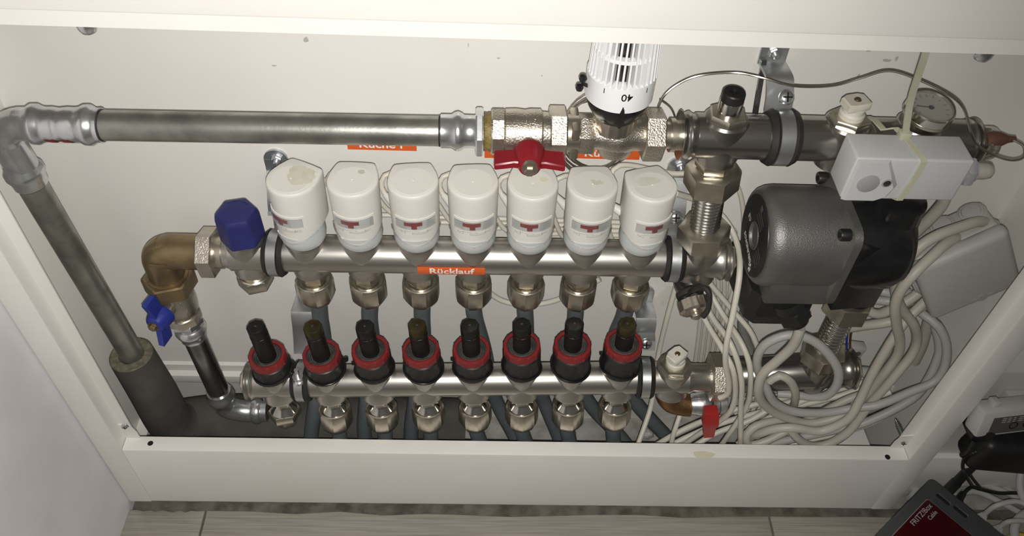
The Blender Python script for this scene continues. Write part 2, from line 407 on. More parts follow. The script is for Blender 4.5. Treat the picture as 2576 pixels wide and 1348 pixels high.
# ------------------------------------------------------------------ manifolds
ORD = ['leftmost', 'second', 'third', 'fourth', 'fifth', 'sixth', 'seventh', 'eighth']
T1, T2 = .0085, .045
M1 = T(.2033+.15, .0791, .3546) @ Matrix.Rotation(-math.atan(T1), 4, 'Y')
M2 = T(.2048+.15, .0557, .1916) @ Matrix.Rotation(-math.atan(T2), 4, 'Y')
M2D = M2 @ R(-11, 'X')                                     # lower outlets lean a little to the front
X1 = [-.15+.05*i for i in range(7)]                       # local x of the seven upper outlets
X1B = X1[0]-.0545                                          # blue capped outlet
X2 = [-.15-.054]+[-.15+.05*i for i in range(7)]           # eight lower outlets
RT = .0170
def lip_end(rt, sgn, L=.022, sw=.0012):
    "rolled tube end, along local z"
    return [(rt, 0), (rt, L*.35), (rt+.0022, L*.55), (rt+.0015, L*.7), (rt-.001, L*.82), (rt+.0024, L*.93), (rt+.003, L*.97), (rt+.0026, L), (rt-.002, L)]
def stub(M, x, up=True, h=.021, r=.0169, flare=.0012):
    s = 1 if up else -1
    return G().lathe([(r-.0002, 0), (r, h*.55), (r+flare, h*.9), (r+flare*.6, h), (.006, h)], M @ T(x, 0, 0) @ (I4 if up else R(180, 'X')), 40)

man1 = thing('return_manifold', 'brushed steel return manifold bar carrying the seven white actuators', 'manifold', M=M1)
x_l, x_r = X1B-.014, .2185
put(G().lathe([(RT, 0), (RT, x_r-x_l)], M1 @ frame((x_l, 0, 0), (1, 0, 0)), 48), 'tube', M_['steel'], man1)
xq = x_l
put(G().lathe([(.0135, -.031), (.0135, -.008), (.0145, -.004), (RT-.001, .0), (RT, .003)], M1 @ frame((xq, 0, 0), (1, 0, 0)), 40), 'reduced_end', M_['steel'], man1)
put(G().lathe(lip_end(RT, 1, .016), M1 @ frame((x_r, 0, 0), (1, 0, 0)), 40), 'rolled_end', M_['steel'], man1)
put(G().hexn(.028, 0, .0042, M1 @ frame((x_r+.0155, 0, 0), (1, 0, 0))), 'end_plug', M_['nickel'], man1)
for x in [X1B]+X1: 
    put(stub(M1, x), 'branch', M_['steel'], man1); put(stub(M1, x, False, .020, .0162, .0), 'branch', M_['steel'], man1)
XF1 = .2075                                               # riser to the flexible connector
put(stub(M1, XF1, True, .026, .0172, .0), 'branch', M_['steel'], man1)
put(stub(M1, XF1, False, .020), 'branch', M_['steel'], man1)

man2 = thing('supply_manifold', 'brushed steel supply manifold bar carrying the eight flow meters', 'manifold', M=M2)
x_l2, x_r2 = X2[0]-.0165, .222
put(G().lathe([(RT, 0), (RT, x_r2-x_l2)], M2 @ frame((x_l2, 0, 0), (1, 0, 0)), 48), 'tube', M_['steel'], man2)
put(G().lathe(lip_end(RT, 1, .014), M2 @ frame((x_l2, 0, 0), (-1, 0, 0)), 40), 'rolled_end', M_['steel'], man2)
put(G().hexn(.020, 0, .006, M2 @ frame((x_l2-.0135, 0, 0), (-1, 0, 0))), 'end_plug', M_['nickel'], man2)
XD2 = .2065                                               # drain branch
for x in X2+[XD2]:
    put(stub(M2, x, True, .020), 'branch', M_['steel'], man2); put(stub(M2D, x, False, .0195), 'branch', M_['steel'], man2)
put(G().lathe([(RT, 0), (RT-.001, .003), (.0146, .006), (.0142, .030)], M2 @ frame((x_r2, 0, 0), (1, 0, 0)), 40), 'reduced_end', M_['steel'], man2)

# label tape on the return bar, wrapped round the tube
def tape(name, body, label, ll, hh, tsize, M, R_=None, a0=0, mt='label_orange'):
    n = 24
    gs = G()
    if R_:
        def mp(x, h, d): a = a0+h/R_; return (x, -(R_+d)*math.cos(a), (R_+d)*math.sin(a))
        rings = [[mp(-ll/2+ll*k/3, -hh/2, 0), mp(-ll/2+ll*k/3, -hh/2, .0003)]+[mp(-ll/2+ll*k/3, -hh/2+hh*i/n, .0003) for i in range(1, n)]+[mp(-ll/2+ll*k/3, hh/2, .0003), mp(-ll/2+ll*k/3, hh/2, 0)] for k in range(4)]
        gs.loft(rings, M)
    else: gs.box(-ll/2, ll/2, -.0003, 0, -hh/2, hh/2, M)
    o = tag(put(gs, name, M_[mt]), label, 'label')
    if not body: return o
    tg = text_g(body, tsize, .00006, bold=tsize*.018, cuty=.0012 if R_ else 0)
    if R_: tg.mapv(lambda p: M @ V(mp(p.x*1.12, p.y, .00034+p.z)))
    else: tg.mapv(lambda p: M @ V((p.x*1.12, -.00034-p.z, p.y)))
    put(tg, 'lettering', M_['print_white'], o); return o
tape('label_tape', 'Rücklauf', 'orange label tape reading Rücklauf on the upper manifold bar', .0605, .0108, .0105, M1 @ T(-.0195, 0, 0), RT+.0008, -.11)
p = P(965, 380, D-.0002)
tape('label_tape', 'Küche r', 'orange label tape reading Küche half hidden behind the top pipe', .0605, .012, .0112, T(p.x-.001, D-.0001, .4405))
p = P(1523, 400, D-.0002)
tape('label_tape', 'Küche  ', 'orange label tape on back panel behind the thermostat valve', .0605, .012, .0112, T(.4695, D-.0001, .4368))
tape('label_tape', '', 'orange label tape mostly hidden behind the red ball valve', .03, .012, .0112, T(.3765, D-.0001, .4347))

# ------------------------------------------------------------------ compression fittings and plugs under both bars
def fluted(af, n=8, k=64):
    rc = af/2; pts = []
    for i in range(k):
        a = 2*PI*i/k; q = (a % (2*PI/n))-PI/n
        rr = min(rc*1.022, rc/math.cos(q)*1.0)
        if abs(abs(q)-PI/n) < .06: rr = rc*1.055
        pts.append((rr*math.cos(a), rr*math.sin(a)))
    return pts
def make_fitting(kind):
    t = thing('compression_fitting', 'x', 'fitting')
    if kind == 'upper':
        put(G().hexn(.0232, -.013, 0), 'hex_neck', M_['nickel'], t, local=True)
        put(G().lathe([(.0118, -.018), (.0118, -.013)], I4, 32), 'neck_ring', M_['chrome'], t, local=True)
        z0 = -.0155
    else:
        put(G().hexn(.0225, -.0055, 0, n=4, ph=PI/4).lathe([(.0122, -.0055), (.0122, -.001)], I4, 28), 'collar', M_['nickel'], t, local=True)
        put(G().lathe([(.0152, -.0225), (.0142, -.0205), (.0100, -.0145), (.0092, -.0125), (.0092, -.004)], I4, 32), 'neck', M_['chrome'], t, local=True)
        z0 = -.0200
    nut = G().prism(fluted(.0340), [(.86, z0-.0035), (.90, z0-.0008), (.965, z0), (1, z0-.0022), (1.0, z0-.019), (.9, z0-.0235), (.78, z0-.0275), (.62, z0-.0285)])
    put(nut, 'union_nut', M_['nickel'], t, local=True, sharp=24)
    put(G().lathe([(.0140, z0-.0030), (.0146, z0-.0002), (.0156, z0+.0006), (.0166, z0), (.0170, z0-.0022)], I4, 40), 'nut_rim', M_['nickel'], t, local=True)
    return t
def fit_all(kind, Mb, xs, zz, label, group):
    proto = make_fitting(kind)
    for i, x in enumerate(xs):
        o = proto if i == 0 else copy_tree(proto)
        o.matrix_basis = Mb @ T(x, 0, zz) @ R(random.uniform(-20, 20), 'Z')
        tag(o, label(i), 'fitting', group)
fit_all('upper', M1, X1, -.0195, lambda i: f'{ORD[i] if i<6 else "rightmost"} nickel compression nut of seven hanging under the upper manifold', 'fittings under the upper manifold')
fit_all('lower', M2D, X2[1:], -.0195, lambda i: f'{"leftmost" if i==0 else ORD[i] if i<6 else "rightmost"} nickel compression nut of seven hanging under the lower manifold', 'fittings under the lower manifold')
def cap_plug(M, label, hx=.0285):
    t = thing('blanking_plug', label, 'plug', M=M)
    put(G().hexn(.023, -.006, 0).lathe([(.0112, -.012), (.0112, -.006)], I4, 28), 'neck', M_['nickel'], t, local=True)
    put(G().hexn(hx, -.022, -.0095, n=6, ph=.3).lathe([(hx*.46, -.0105), (hx*.5, -.0095), (hx*.46, -.0085)], I4, 28), 'hex_cap', M_['nickel'], t, local=True)
cap_plug(M1 @ T(X1B, 0, -.0195), 'nickel hexagon blanking cap under the blue capped end of upper manifold')
t = thing('blanking_plug', 'nickel blanking plug with square end under the leftmost flow meter', 'plug', M=M2D @ T(X2[0], 0, -.0195))
put(G().lathe([(.0122, -.005), (.0122, -.001)], I4, 28), 'collar', M_['nickel'], t, local=True)
put(G().lathe([(.0152, -.0225), (.0142, -.0205), (.0100, -.0145), (.0092, -.0125), (.0092, -.004)], I4, 32), 'neck', M_['chrome'], t, local=True)
put(G().hexn(.030, -.031, -.0205, ph=.2), 'hex_nut', M_['nickel'], t, local=True)
put(G().hexn(.021, -.041, -.031, ph=.5), 'hex_plug', M_['nickel_cast'], t, local=True)

# ------------------------------------------------------------------ grey heating pipes
def pex(pts, label, r=.0083):
    return tag(put(G().tube(pts, r, 14, 8), 'heating_pipe', M_['pex']), label, 'pipe', 'grey heating pipes')
DROP = [((806, 800), (815, 880), (797, 1000), (783, 1095)), ((930, 800), (937, 880), (923, 1000), (917, 1098)), ((1062, 800), (1064, 880), (1046, 1000), (1034, 1098)), ((1195, 800), (1218, 880), (1245, 1000), (1295, 1100)),
        ((1322, 800), (1330, 880), (1365, 1000), (1405, 1100)), ((1447, 800), (1440, 880), (1475, 1003), (1565, 1105)), ((1568, 800), (1545, 880), (1588, 997), (1690, 1112))]
for i, x in enumerate(X1):
    a = M1 @ V((x, 0, -.046)); b = M1 @ V((x, 0, -.066))
    q = [P(*pp, yy) for pp, yy in zip(DROP[i], (.082, .085, .067, .056) if i < 3 else (.082, .0885, .0915, .082))]
    e = q[3]+(q[3]-q[2])*.9; e.y = .052 if i < 3 else .062; e.z = -.028; e.x += (-.004, .008, .008, 0, 0, 0, 0)[i]
    pex([a, b]+q+[e], f'{ORD[i] if i<6 else "rightmost"} of seven grey plastic pipes dropping from the upper manifold')
for i, x in enumerate(X2[1:]):
    a = M2D @ V((x, 0, -.058)); b = M2D @ V((x, 0, -.078)); k = [-.002, -.002, .0, .012, .014, .012, .010][i]
    pex([a, b, V((b.x+k, b.y-.003, .07)), V((b.x+k*2.6, b.y-.001, .025)), V((b.x+k*3.6, b.y+.002, -.03))], f'{"leftmost" if i==0 else ORD[i] if i<6 else "rightmost"} of seven grey plastic pipes leaving the lower manifold nuts')

# ------------------------------------------------------------------ white actuators
AW, AD = .0216, .0215
def act_plan(k=1.0, n_arc=22):
    "front half round, tapered flat back (local: front = -y)"
    pts = [(AW*math.sin(a), -AW*math.cos(a)) for a in [math.radians(-100+200*i/n_arc) for i in range(n_arc+1)]]
    back = [(.0202, .0095), (.0180, .0165), (.0168, .0195), (.0158, .0212), (.0140, .0220), (.006, .0226), (-.006, .0226), (-.0140, .0220), (-.0158, .0212), (-.0168, .0195), (-.0180, .0165), (-.0202, .0095)]
    return [(x*k, y*k) for x, y in pts+back]
def act_point(ang, z, d=0):
    "point on the round front; ang in degrees from the front, + to the right"
    k = AW*(.965+.035*min(1, z/.05))+d; a = math.radians(ang)
    return V((k*math.sin(a), -k*math.cos(a), z))
def front_patch(a0, a1, zf0, zf1, d0, d1, n=14):
    vs = []
    for i in range(n+1):
        a = a0+(a1-a0)*i/n; z0, z1 = zf0(a), zf1(a)
        vs.append([act_point(a, z0, d0), act_point(a, z0, d1), act_point(a, z1, d1), act_point(a, z1, d0)])
    return G().loft(vs)
def make_actuator():
    t = thing('valve_actuator', 'x', 'actuator')
    H = .0705
    ZL = lambda a: .0125+.0105*min(1, (abs(a)/75)**1.6)
    # housing: bottom edge droops at the front
    plan = act_plan(); rings = []
    def angs(p): return math.degrees(math.atan2(p[0], -p[1]))
    for s, z in ((.955, None), (.965, .026), (.975, .040), (1.0, H-.006), (.998, H-.0028), (.985, H-.0010), (.955, H-.0002), (.92, H)):
        rings.append([(x*s, y*s, ZL(angs((x, y))) if z is None else z) for x, y in plan])
    hs = put(G().loft(rings), 'housing', M_['white_plastic'], t, local=True, sharp=50)
    # shallow round dish line and moulding nub on the top
    put(G().lathe([(.0006, H), (.0009, H+.0003), (.0004, H+.0009)], T(0, -.001, 0), 12), 'nub', M_['white_plastic'], t, local=True)
    put(G().lathe([(.0172, H-.0004), (.0168, H+.00012), (.0162, H+.00012), (.0150, H+.00002), (.0, H+.00002)], T(0, -.0015, 0), 48), 'top_dish', M_['white_plastic'], t, local=True)
    # window with clear cover, indicator inside
    wz0 = lambda a: .0340+.0000*a; wz1 = lambda a: .0437+.0*a
    fr = put(front_patch(-52, 52, lambda a: .0325, lambda a: .0452, -.002, .0004), 'window_frame', M_['white_plastic'], t, local=True)
    put(front_patch(-47, 47, wz0, wz1, -.001, .0006), 'window_recess', M_['grey_ring'], t, local=True)
    put(front_patch(-26, 14, lambda a: .0380, lambda a: .0420, 0, .0010, 8), 'indicator', M_['red_ring'], t, local=True)
    put(front_patch(-10, 2, lambda a: .0346, lambda a: .0381, 0, .0010, 4), 'indicator', M_['red_ring'], t, local=True)
    put(front_patch(-47, 47, wz0, wz1, .0011, .0016), 'window_pane', M_['clear'], t, local=True)
    # printed NC / NO scale
    g = G()
    for a0, a1, z0, z1 in ((-27, 5, .0305, .0308), (-27, -26.2, .0275, .0308), (5, 5.8, .0290, .0308), (-10, 27, .0287, .0290), (-10, -9.2, .0275, .0290), (-10, 27, .0272, .0275), (27, 27.8, .0275, .0300)):
        g2 = front_patch(a0, a1, lambda a: z0, lambda a: z1, -.0004, .00012, 6); g.add(g2.v, g2.f)
    for s, a in (('NC', -34), ('NO', 33)):
        tg = text_g(s, .0040, .00005, res=2); tg.mapv(lambda p: act_point(a+math.degrees(p.x/AW), .0290+p.y, .0001+p.z)); g.add(tg.v, tg.f)
    put(g, 'scale_print', M_['print_grey'], t, local=True)
    # clear drooping collar edge and the grey adapter ring
    put(G().tube([act_point(a, ZL(a)-.0004, .0002) for a in range(-80, 81, 10)], .0007, 8, 3), 'clear_edge', M_['clear'], t, local=True)
    put(G().lathe([(.0150, 0), (.0178, .0008), (.0196, .0045), (.0203, .009), (.0200, .015), (.0197, .024), (.017, .026)], I4, 40), 'adapter_ring', M_['grey_ring'], t, local=True)
    put(front_patch(-38, 30, lambda a: .0150+.003*(a/38)**2, lambda a: .0188-.0022*(a/38)**2, -.001, .0005), 'ring_window', M_['grey_ring'], t, local=True)
    # cable outlet at the left of the back
    put(G().lathe([(.0042, 0), (.0042, .004), (.0032, .011), (.0028, .014)], frame((-.0165, .0130, .030), (-.62, .72, .30)), 16), 'strain_relief', M_['white_plastic'], t, local=True)
    return t
proto = make_actuator()
AROT = [-27, -2, 6, 4, 0, 3, 17]
LOOK = ['with large water stain on top', 'with small grey spot on top', 'clean, third from the left', 'clean, in the middle of the row', 'with round yellow spot beneath the red valve handle', 'with crooked yellow mark on top', 'rightmost, with faint yellow haze on top']
ACT = []
for i, x in enumerate(X1):
    o = proto if i == 0 else copy_tree(proto)
    o.matrix_basis = M1 @ T(x, 0, .0208) @ R(AROT[i], 'Z')
    tag(o, 'white actuator '+LOOK[i], 'actuator', 'white valve actuators'); ACT.append(o)
H = .0705
def top_stain(i, cx, cy, rx, ry, seed, rough=.3, m='stain'):
    put(G().poly(blob(cx, cy, rx, ry, seed, 40, rough), H+.00005, H+.00022), 'water_stain', M_[m], ACT[i], local=True)
top_stain(0, .0040, .0045, .0118, .0108, 2.2, .34)
top_stain(1, .006, .009, .0030, .0026, 4.1, .1, 'disc_stain' if 'disc_stain' in MT else 'stain')
top_stain(4, .009, .003, .0038, .0030, 6.4, .06, 'stain_paint')
top_stain(5, .0035, .001, .0058, .0030, 9.7, .7)
top_stain(6, -.003, .004, .0088, .0060, 12.5, .25, 'stain_haze' if 'stain_haze' in MT else 'stain')

# thin white actuator cables: loop at the left of each actuator, then away behind the row
for i in range(7):
    W = ACT[i].matrix_basis
    a = W @ V((-.0245, .0223, .0339)); b = W @ V((-.0285, .020, .047)); 
    e = [(.118, .405), (.119, .40), (.118, .41), (.119, .40), (.118, .415), (.119, .42), (.117, .41)][i]
    pts = [a, V((a.x-.004, a.y+.004, a.z+.007)), V((a.x-.001, .106, a.z+.017)), V((a.x+.012, .112, a.z+.016)), V((a.x+.026, e[0], a.z+.002)), V((a.x+.042, e[0], e[1]-.024)), V((a.x+.062, .119, .366-.006*i)), V((a.x+.10, .120, .362-.006*i)), V((.575-.006*i, .121, .358-.006*i)), V((.600-.006*i, .120, .335-.006*i)), V((.622-.006*i, .119, .25)), V((.640-.006*i, .117, .12))]
    if i == 6: pts = [a, V((a.x-.003, a.y+.004, a.z+.012)), V((a.x+.006, .110, a.z+.03)), V((a.x+.055, .118, a.z+.016)), V((.585, .118, .42)), V((.615, .116, .33)), V((.62, .110, .2))]
    lay('actuator_cable', f'thin white cable of the {ORD[i] if i<6 else "rightmost"} actuator, looping behind the row', pts, .0024, 'cable_white', 'thin actuator cables')

# ------------------------------------------------------------------ flow meters
def make_meter(kind):
    t = thing('flow_meter', 'x', 'flow meter')
    # black body with fine ribs
    n = 48; rib = [(1+(.03 if i % 4 < 2 else 0)) for i in range(n)]
    def rr(r, z, k=1): return [((r*(1+(rib[i]-1)*k))*math.cos(2*PI*i/n), (r*(1+(rib[i]-1)*k))*math.sin(2*PI*i/n), z) for i in range(n)]
    put(G().loft([rr(.0170, 0, 0), rr(.0188, .0005, 0), rr(.0190, .003, 0), rr(.0186, .0045), rr(.0186, .0125), rr(.0190, .0135, 0), rr(.0192, .0165, 0), rr(.0165, .0185, 0)]), 'body', M_['black_plastic'], t, local=True)
    # loose lock strap with an ear
    g = G().tube([(.0199*math.cos(a), .0199*math.sin(a), .0042+.0028*math.sin(a+.6)) for a in [2*PI*i/28 for i in range(28)]], .0013, 8, 1, closed=True)
    st = put(g, 'strap', M_['black_gloss'], t, local=True)
    put(G().lathe([(.0012, -.0009), (.0027, -.0009), (.0027, .0009), (.0012, .0009)], T(.0222*math.cos(-.6), .0222*math.sin(-.6), .0040) @ R(70, 'X'), 16, closed=True), 'ear', M_['black_gloss'], st, local=True)
    # red ring with knurls
    n2 = 72
    def kr(r, z, k): return [((r*(1+(.035*k if i % 6 == 0 else 0)))*math.cos(2*PI*i/n2), (r*(1+(.035*k if i % 6 == 0 else 0)))*math.sin(2*PI*i/n2), z) for i in range(n2)]
    put(G().loft([kr(.0172, .0170, 0), kr(.0184, .0175, 1), kr(.0184, .0250, 1), kr(.0178, .0262, 0), kr(.0160, .0264, 0), kr(.0148, .0258, 0), kr(.0146, .0215, 0)], c0=False, c1=False), 'setting_ring', M_['red_ring'], t, local=True)
    put(G().lathe([(.0150, .0175), (.0150, .0235), (.0141, .0240), (.0132, .0228), (.0122, .0240), (.0112, .0236), (.0105, .0222), (.0085, .0222)], I4, 40, c1=True), 'face', M_['meter_grey'], t, local=True)
    put(G().lathe([(.0090, .0205), (.0090, .0500), (.0088, .0580), (.0091, .0586), (.0091, .0596), (.0086, .0600)], I4, 24), 'sight_tube', M_['dark_tube'], t, local=True)
    put(G().hexn(.0170, .0580, .0725, n=8, ch=.1), 'tube_cap', M_['dark_tube' if kind == 0 else 'amber'], t, local=True)
    put(G().lathe([(.0011, .0725), (.0011, .0728)], I4, 12), 'centre_dot', M_['meter_grey'], t, local=True)
    return t
KIND = [0, 1, 0, 1, 0, 0, 0, 1]; protos = {}
FL = ['leftmost flow meter with black sight tube and red ring', 'second flow meter from left, brownish tube head, beside the left clamp', 'third flow meter from left with black sight tube', 'fourth flow meter from left with golden tinted tube head', 'fifth flow meter from left with black sight tube and pale dusty face', 'sixth flow meter from left with black sight tube', 'seventh flow meter from left with black sight tube', 'rightmost flow meter with greenish tube head beside the right clamp']
for i, x in enumerate(X2):
    k = KIND[i]
    if k not in protos: o = protos[k] = make_meter(k)
    else: o = copy_tree(protos[k])
    lx, ly = [(2.5, -1), (1.5, 0), (1, 1), (1, 0), (0, 1), (0, 0), (-1, 0), (-2, 1)][i]
    o.matrix_basis = M2 @ T(x, 0, .0193) @ R(-lx*.5, 'Y') @ R(ly*.5, 'X') @ R([10, 62, -160, 85, 190, 170, 95, 175][i], 'Z')
    rz = [.002, .003, .010, .009, .009, .014, .014, .0165][i]
    for ch in o.children:
        if ch.name.split('.')[0] in ('setting_ring', 'face'): ch.location.z = rz
        if ch.name.split('.')[0] == 'body': ch.scale.z = (.0185+rz)/.0185
    tag(o, FL[i], 'flow meter', 'flow meters with red rings')

# blue protective cap
t = thing('protective_cap', 'dark blue hexagon protective cap at left end of upper manifold', 'cap', M=M1 @ T(X1B, 0, .021))
hx = [(.0198*math.cos(PI/3*k+.25), .0198*math.sin(PI/3*k+.25)) for k in range(6)]
pts = []
for k in range(6):
    a, b = V(hx[k]), V(hx[(k+1) % 6])
    for q in (.06, .35, .65, .94): p = a.lerp(b, q); pts.append((p.x, p.y))
put(G().prism(pts, [(1.0, 0), (1.0, .002), (.985, .024), (.94, .0285), (.86, .031), (.60, .0325), (.0, .033)]), 'cap', M_['blue_cap'], t, local=True, sharp=28)
tg = text_g('REHAU', .0068, .0004, R(184, 'Z') @ I4); tg.mapv(lambda p: V((p.x, p.y-.004, .0318+p.z)))
put(tg, 'moulded_lettering', M_['blue_cap'], t, local=True)
put(G().tube([(.009*math.cos(a), .006+.006*math.sin(a), .0322) for a in [math.radians(q) for q in range(20, 165, 12)]], .0006, 6, 2), 'moulded_arrow', M_['blue_cap'], t, local=True)

# ------------------------------------------------------------------ brackets with rubber lined clamps
def clampring(M, R0, parent, wid=.0095, gap=False):
    "rubber lining and steel band round a tube along local x"
    n = 40
    rb = [(-wid*.95, R0), (-wid*.95, R0+.0022), (-wid*.62, R0+.0046), (-wid*.45, R0+.0026), (wid*.45, R0+.0026), (wid*.62, R0+.0046), (wid*.95, R0+.0022), (wid*.95, R0)]
    put(G().loft([[(x, r*math.cos(a), r*math.sin(a)) for x, r in rb] for a in [2*PI*k/n for k in range(n)]], M, closed=True), 'rubber_lining', M_['rubber'], parent)
    bd = [(-wid*.45, R0+.0025), (-wid*.45, R0+.0043), (wid*.45, R0+.0043), (wid*.45, R0+.0025)]
    return put(G().loft([[(x, r*math.cos(a), r*math.sin(a)) for x, r in bd] for a in [2*PI*k/n for k in range(n)]], M, closed=True), 'band', M_['galv_strip'], parent, sharp=30)
def bolt(M, parent, r=.0045, L=.004, name='bolt'):
    b = put(G().hexn(r*1.75, 0, L*.7, M).lathe([(r*1.25, -.0012), (r*1.25, 0)], M, 20), name, M_['zinc'], parent)
    put(G().lathe([(r*.5, 0), (r*.5, L*1.15), (r*.3, L*1.25)], M, 14), 'stud', M_['zinc'], b); return b
FRB = Matrix(((1, 0, 0, 0), (0, 0, -1, 0), (0, 1, 0, 0), (0, 0, 0, 1)))
def bracket(label, x1, x2, zt, z_mid, xs=0):
    t = thing('manifold_bracket', label, 'bracket', (x1, .11, .1))
    a = M1 @ V((x1, 0, 0)); b = M2 @ V((x2, 0, 0)); Wd = .021
    xx = a.x; 
    # upper arm: from rounded top lug on the back panel, out to the upper clamp
    put(G().strip([(xx, D-.0015, zt), (xx, D-.0015, zt-.012), (xx, D-.006, zt-.018), (xx, .112, zt-.036), (xx, .1075, zt-.046), (xx, .1045, a.z+.024)], (1, 0, 0), Wd, .0026, cr=True), 'upper_arm', M_['galv_strip'], t)
    put(G().lathe([(Wd/2, 0), (Wd/2, .0026)], frame((xx, D, zt), (0, -1, 0)), 28), 'lug', M_['galv_strip'], t)
    bolt(frame((xx+.001, D-.003, zt), (0, -1, 0)), t, .0048, .005)
    screw_head(frame((xx, .103, a.z+.030), (0, -.8, .6)), t, .0062, 'clamp_screw')
    put(G().strip([(xx, .1045, a.z+.024), (xx, .102, a.z+.014), (xx, .1, a.z)], (1, 0, 0), .012, .0025), 'clamp_arm', M_['galv_strip'], t)
    # lower arm
    zl = P(1636, 738, D-.003).z
    put(G().lathe([(Wd/2, 0), (Wd/2, .0026)], frame((b.x+xs, D, zl), (0, -1, 0)), 28), 'lug', M_['galv_strip'], t)
    bolt(frame((b.x+xs, D-.003, zl), (0, -1, 0)), t, .0048, .005)
    put(G().strip([(b.x+xs, D-.0015, zl+.002), (b.x+xs, D-.0020, zl-.010), (b.x+xs, D-.0045, zl-.013), (b.x+xs, .0985, z_mid+.012), (b.x+xs, .0955, z_mid+.008), (b.x+xs, .0925, z_mid-.004), (b.x, .084, b.z+.026), (b.x, .078, b.z+.018)], (1, 0, 0), Wd, .0026), 'lower_arm', M_['galv_strip'], t)
    return t, a, b
def clampthing(t, M, x, lean=0):
    clampring(M @ T(x, 0, 0) @ R(lean, 'Z'), RT+.0002, t)
t, a, b = bracket('galvanised bracket at the left holding both manifold bars in rubber lined clamps', X1[0]-.0265, X2[0]+.0270, .4225, .232, .0)
clampthing(t, M1, X1[0]-.0285, -3); clampthing(t, M2, X2[0]+.0270, -3)
c = M2 @ V((X2[0]+.0270, -.010, .0185))
k = put(G().lathe([(.0022, -.004), (.0022, .016)], T(c.x, c.y, c.z), 14), 'clamp_bolt', M_['zinc'], t)
put(G().lathe([(.0062, 0), (.0066, .0012), (.0055, .003), (.003, .0042)], T(c.x, c.y, c.z-.004), 20).lathe([(.0055, .0), (.0055, .002)], T(c.x, c.y, c.z+.0035), 20), 'nut', M_['zinc'], k)
p0, p1 = P(672, 858, .095), P(745, 930, .085)
put(G().strip([p0, p0.lerp(p1, .5), p1], (1, -.3, .4), .012, .005), 'rubber_tail', M_['rubber'], t)
t, a, b = bracket('galvanised bracket at the right holding both manifold bars beside the rightmost actuator', X1[-1]+.0335, XD2-.0285, .4260, .232, .0)
clampthing(t, M1, X1[-1]+.0335, -3); clampthing(t, M2, XD2-.0285, -3)
screw_head(frame((b.x, .080, b.z+.027), (0, -.9, .45)), t, .0062, 'clamp_screw')

# ------------------------------------------------------------------ top run: steel pipe, red ball valve, thermostat valve, header
def AX(x): return V((x, .0715+(x-.07)*.0165, .5003-(x-.07)*.0016))
ADIR = (AX(.5)-AX(.1)).normalized()
def xat(px): return P(px, 337, .0745).x
def AF(px=None, x=None): return frame(AX(xat(px) if x is None else x), ADIR)
def span(a, b): return xat(b)-xat(a)
RP = .0118
t = thing('supply_pipe', 'grey galvanised pipe along the top with press elbow and drop at left', 'pipe', AX(.2))
put(G().lathe([(RP, 0), (RP, span(262, 1118))], AF(262), 36), 'horizontal_pipe', M_['galv_pipe'], t)
x0 = xat(68); L = span(68, 272)
pf = [(.0128, 0), (.0130, L*.10), (.0136, L*.13), (.0155, L*.17), (.0157, L*.24), (.0138, L*.30), (.0134, L*.36), (.0136, L*.42), (.0131, L*.47), (.0128, L*.50), (.0131, L*.54), (.0136, L*.60), (.0134, L*.68), (.0138, L*.74), (.0157, L*.80), (.0158, L*.87), (.0138, L*.92), (.0132, L*.95), (.0136, L), (.0119, L)]
sl = put(G().lathe(pf, AF(68), 40), 'press_sleeve', M_['zinc'], t)
for px in (262,):
    put(G().lathe([(.0124, 0), (.0124, .0012)], AF(px+9), 30), 'seal_ring', M_['rubber'], t)
for px in (150, 186):
    pc = AX(xat(px)); 
    g = G(); n = 6
    for k in range(n):
        a0, a1 = math.radians(-20-40*k/n), math.radians(-20-40*(k+1)/n)
        r_ = .01375
        g.add([(pc.x-.004+.001*k, pc.y-r_*math.cos(a0), pc.z+r_*math.sin(a0)), (pc.x+.003+.001*k, pc.y-r_*math.cos(a0), pc.z+r_*math.sin(a0)), (pc.x+.004+.001*k, pc.y-r_*math.cos(a1), pc.z+r_*math.sin(a1)), (pc.x-.003+.001*k, pc.y-r_*math.cos(a1), pc.z+r_*math.sin(a1))], [(0, 1, 2, 3)])
    put(g, 'red_mark', M_['red_handle'], sl)
e0 = AX(xat(80)); vt = P(66, 440, .072); vb = P(334, 893, .070)
dv = (vb-vt).normalized()
c0 = V((vt.x, e0.y, e0.z))-V((0, 0, 0))
ra = e0.x-vt.x+.0005; pts = [e0+V((.004, 0, 0))]+[V((e0.x-ra*math.sin(q), e0.y, e0.z-ra*(1-math.cos(q)))) for q in [math.radians(12*k) for k in range(8)]]+[V((vt.x+.0003, vt.y, vt.z+.010)), vt]
put(G().tube(pts, .0127, 24, 6), 'elbow', M_['zinc'], t)
put(G().lathe([(.0128, -.016), (.0132, -.010), (.0155, -.006), (.0157, -.002), (.0138, .003), (.0134, .009), (.0118, .009)], frame(vt, dv), 36), 'elbow_socket', M_['zinc'], t)
put(G().lathe([(.0122, 0), (.0122, .001)], frame(vt+dv*.0092, dv), 30), 'seal_ring', M_['rubber'], t)
put(G().lathe([(RP, 0), (RP, (vb-vt).length+.02)], frame(vt, dv), 36), 'vertical_pipe', M_['galv_pipe'], t)
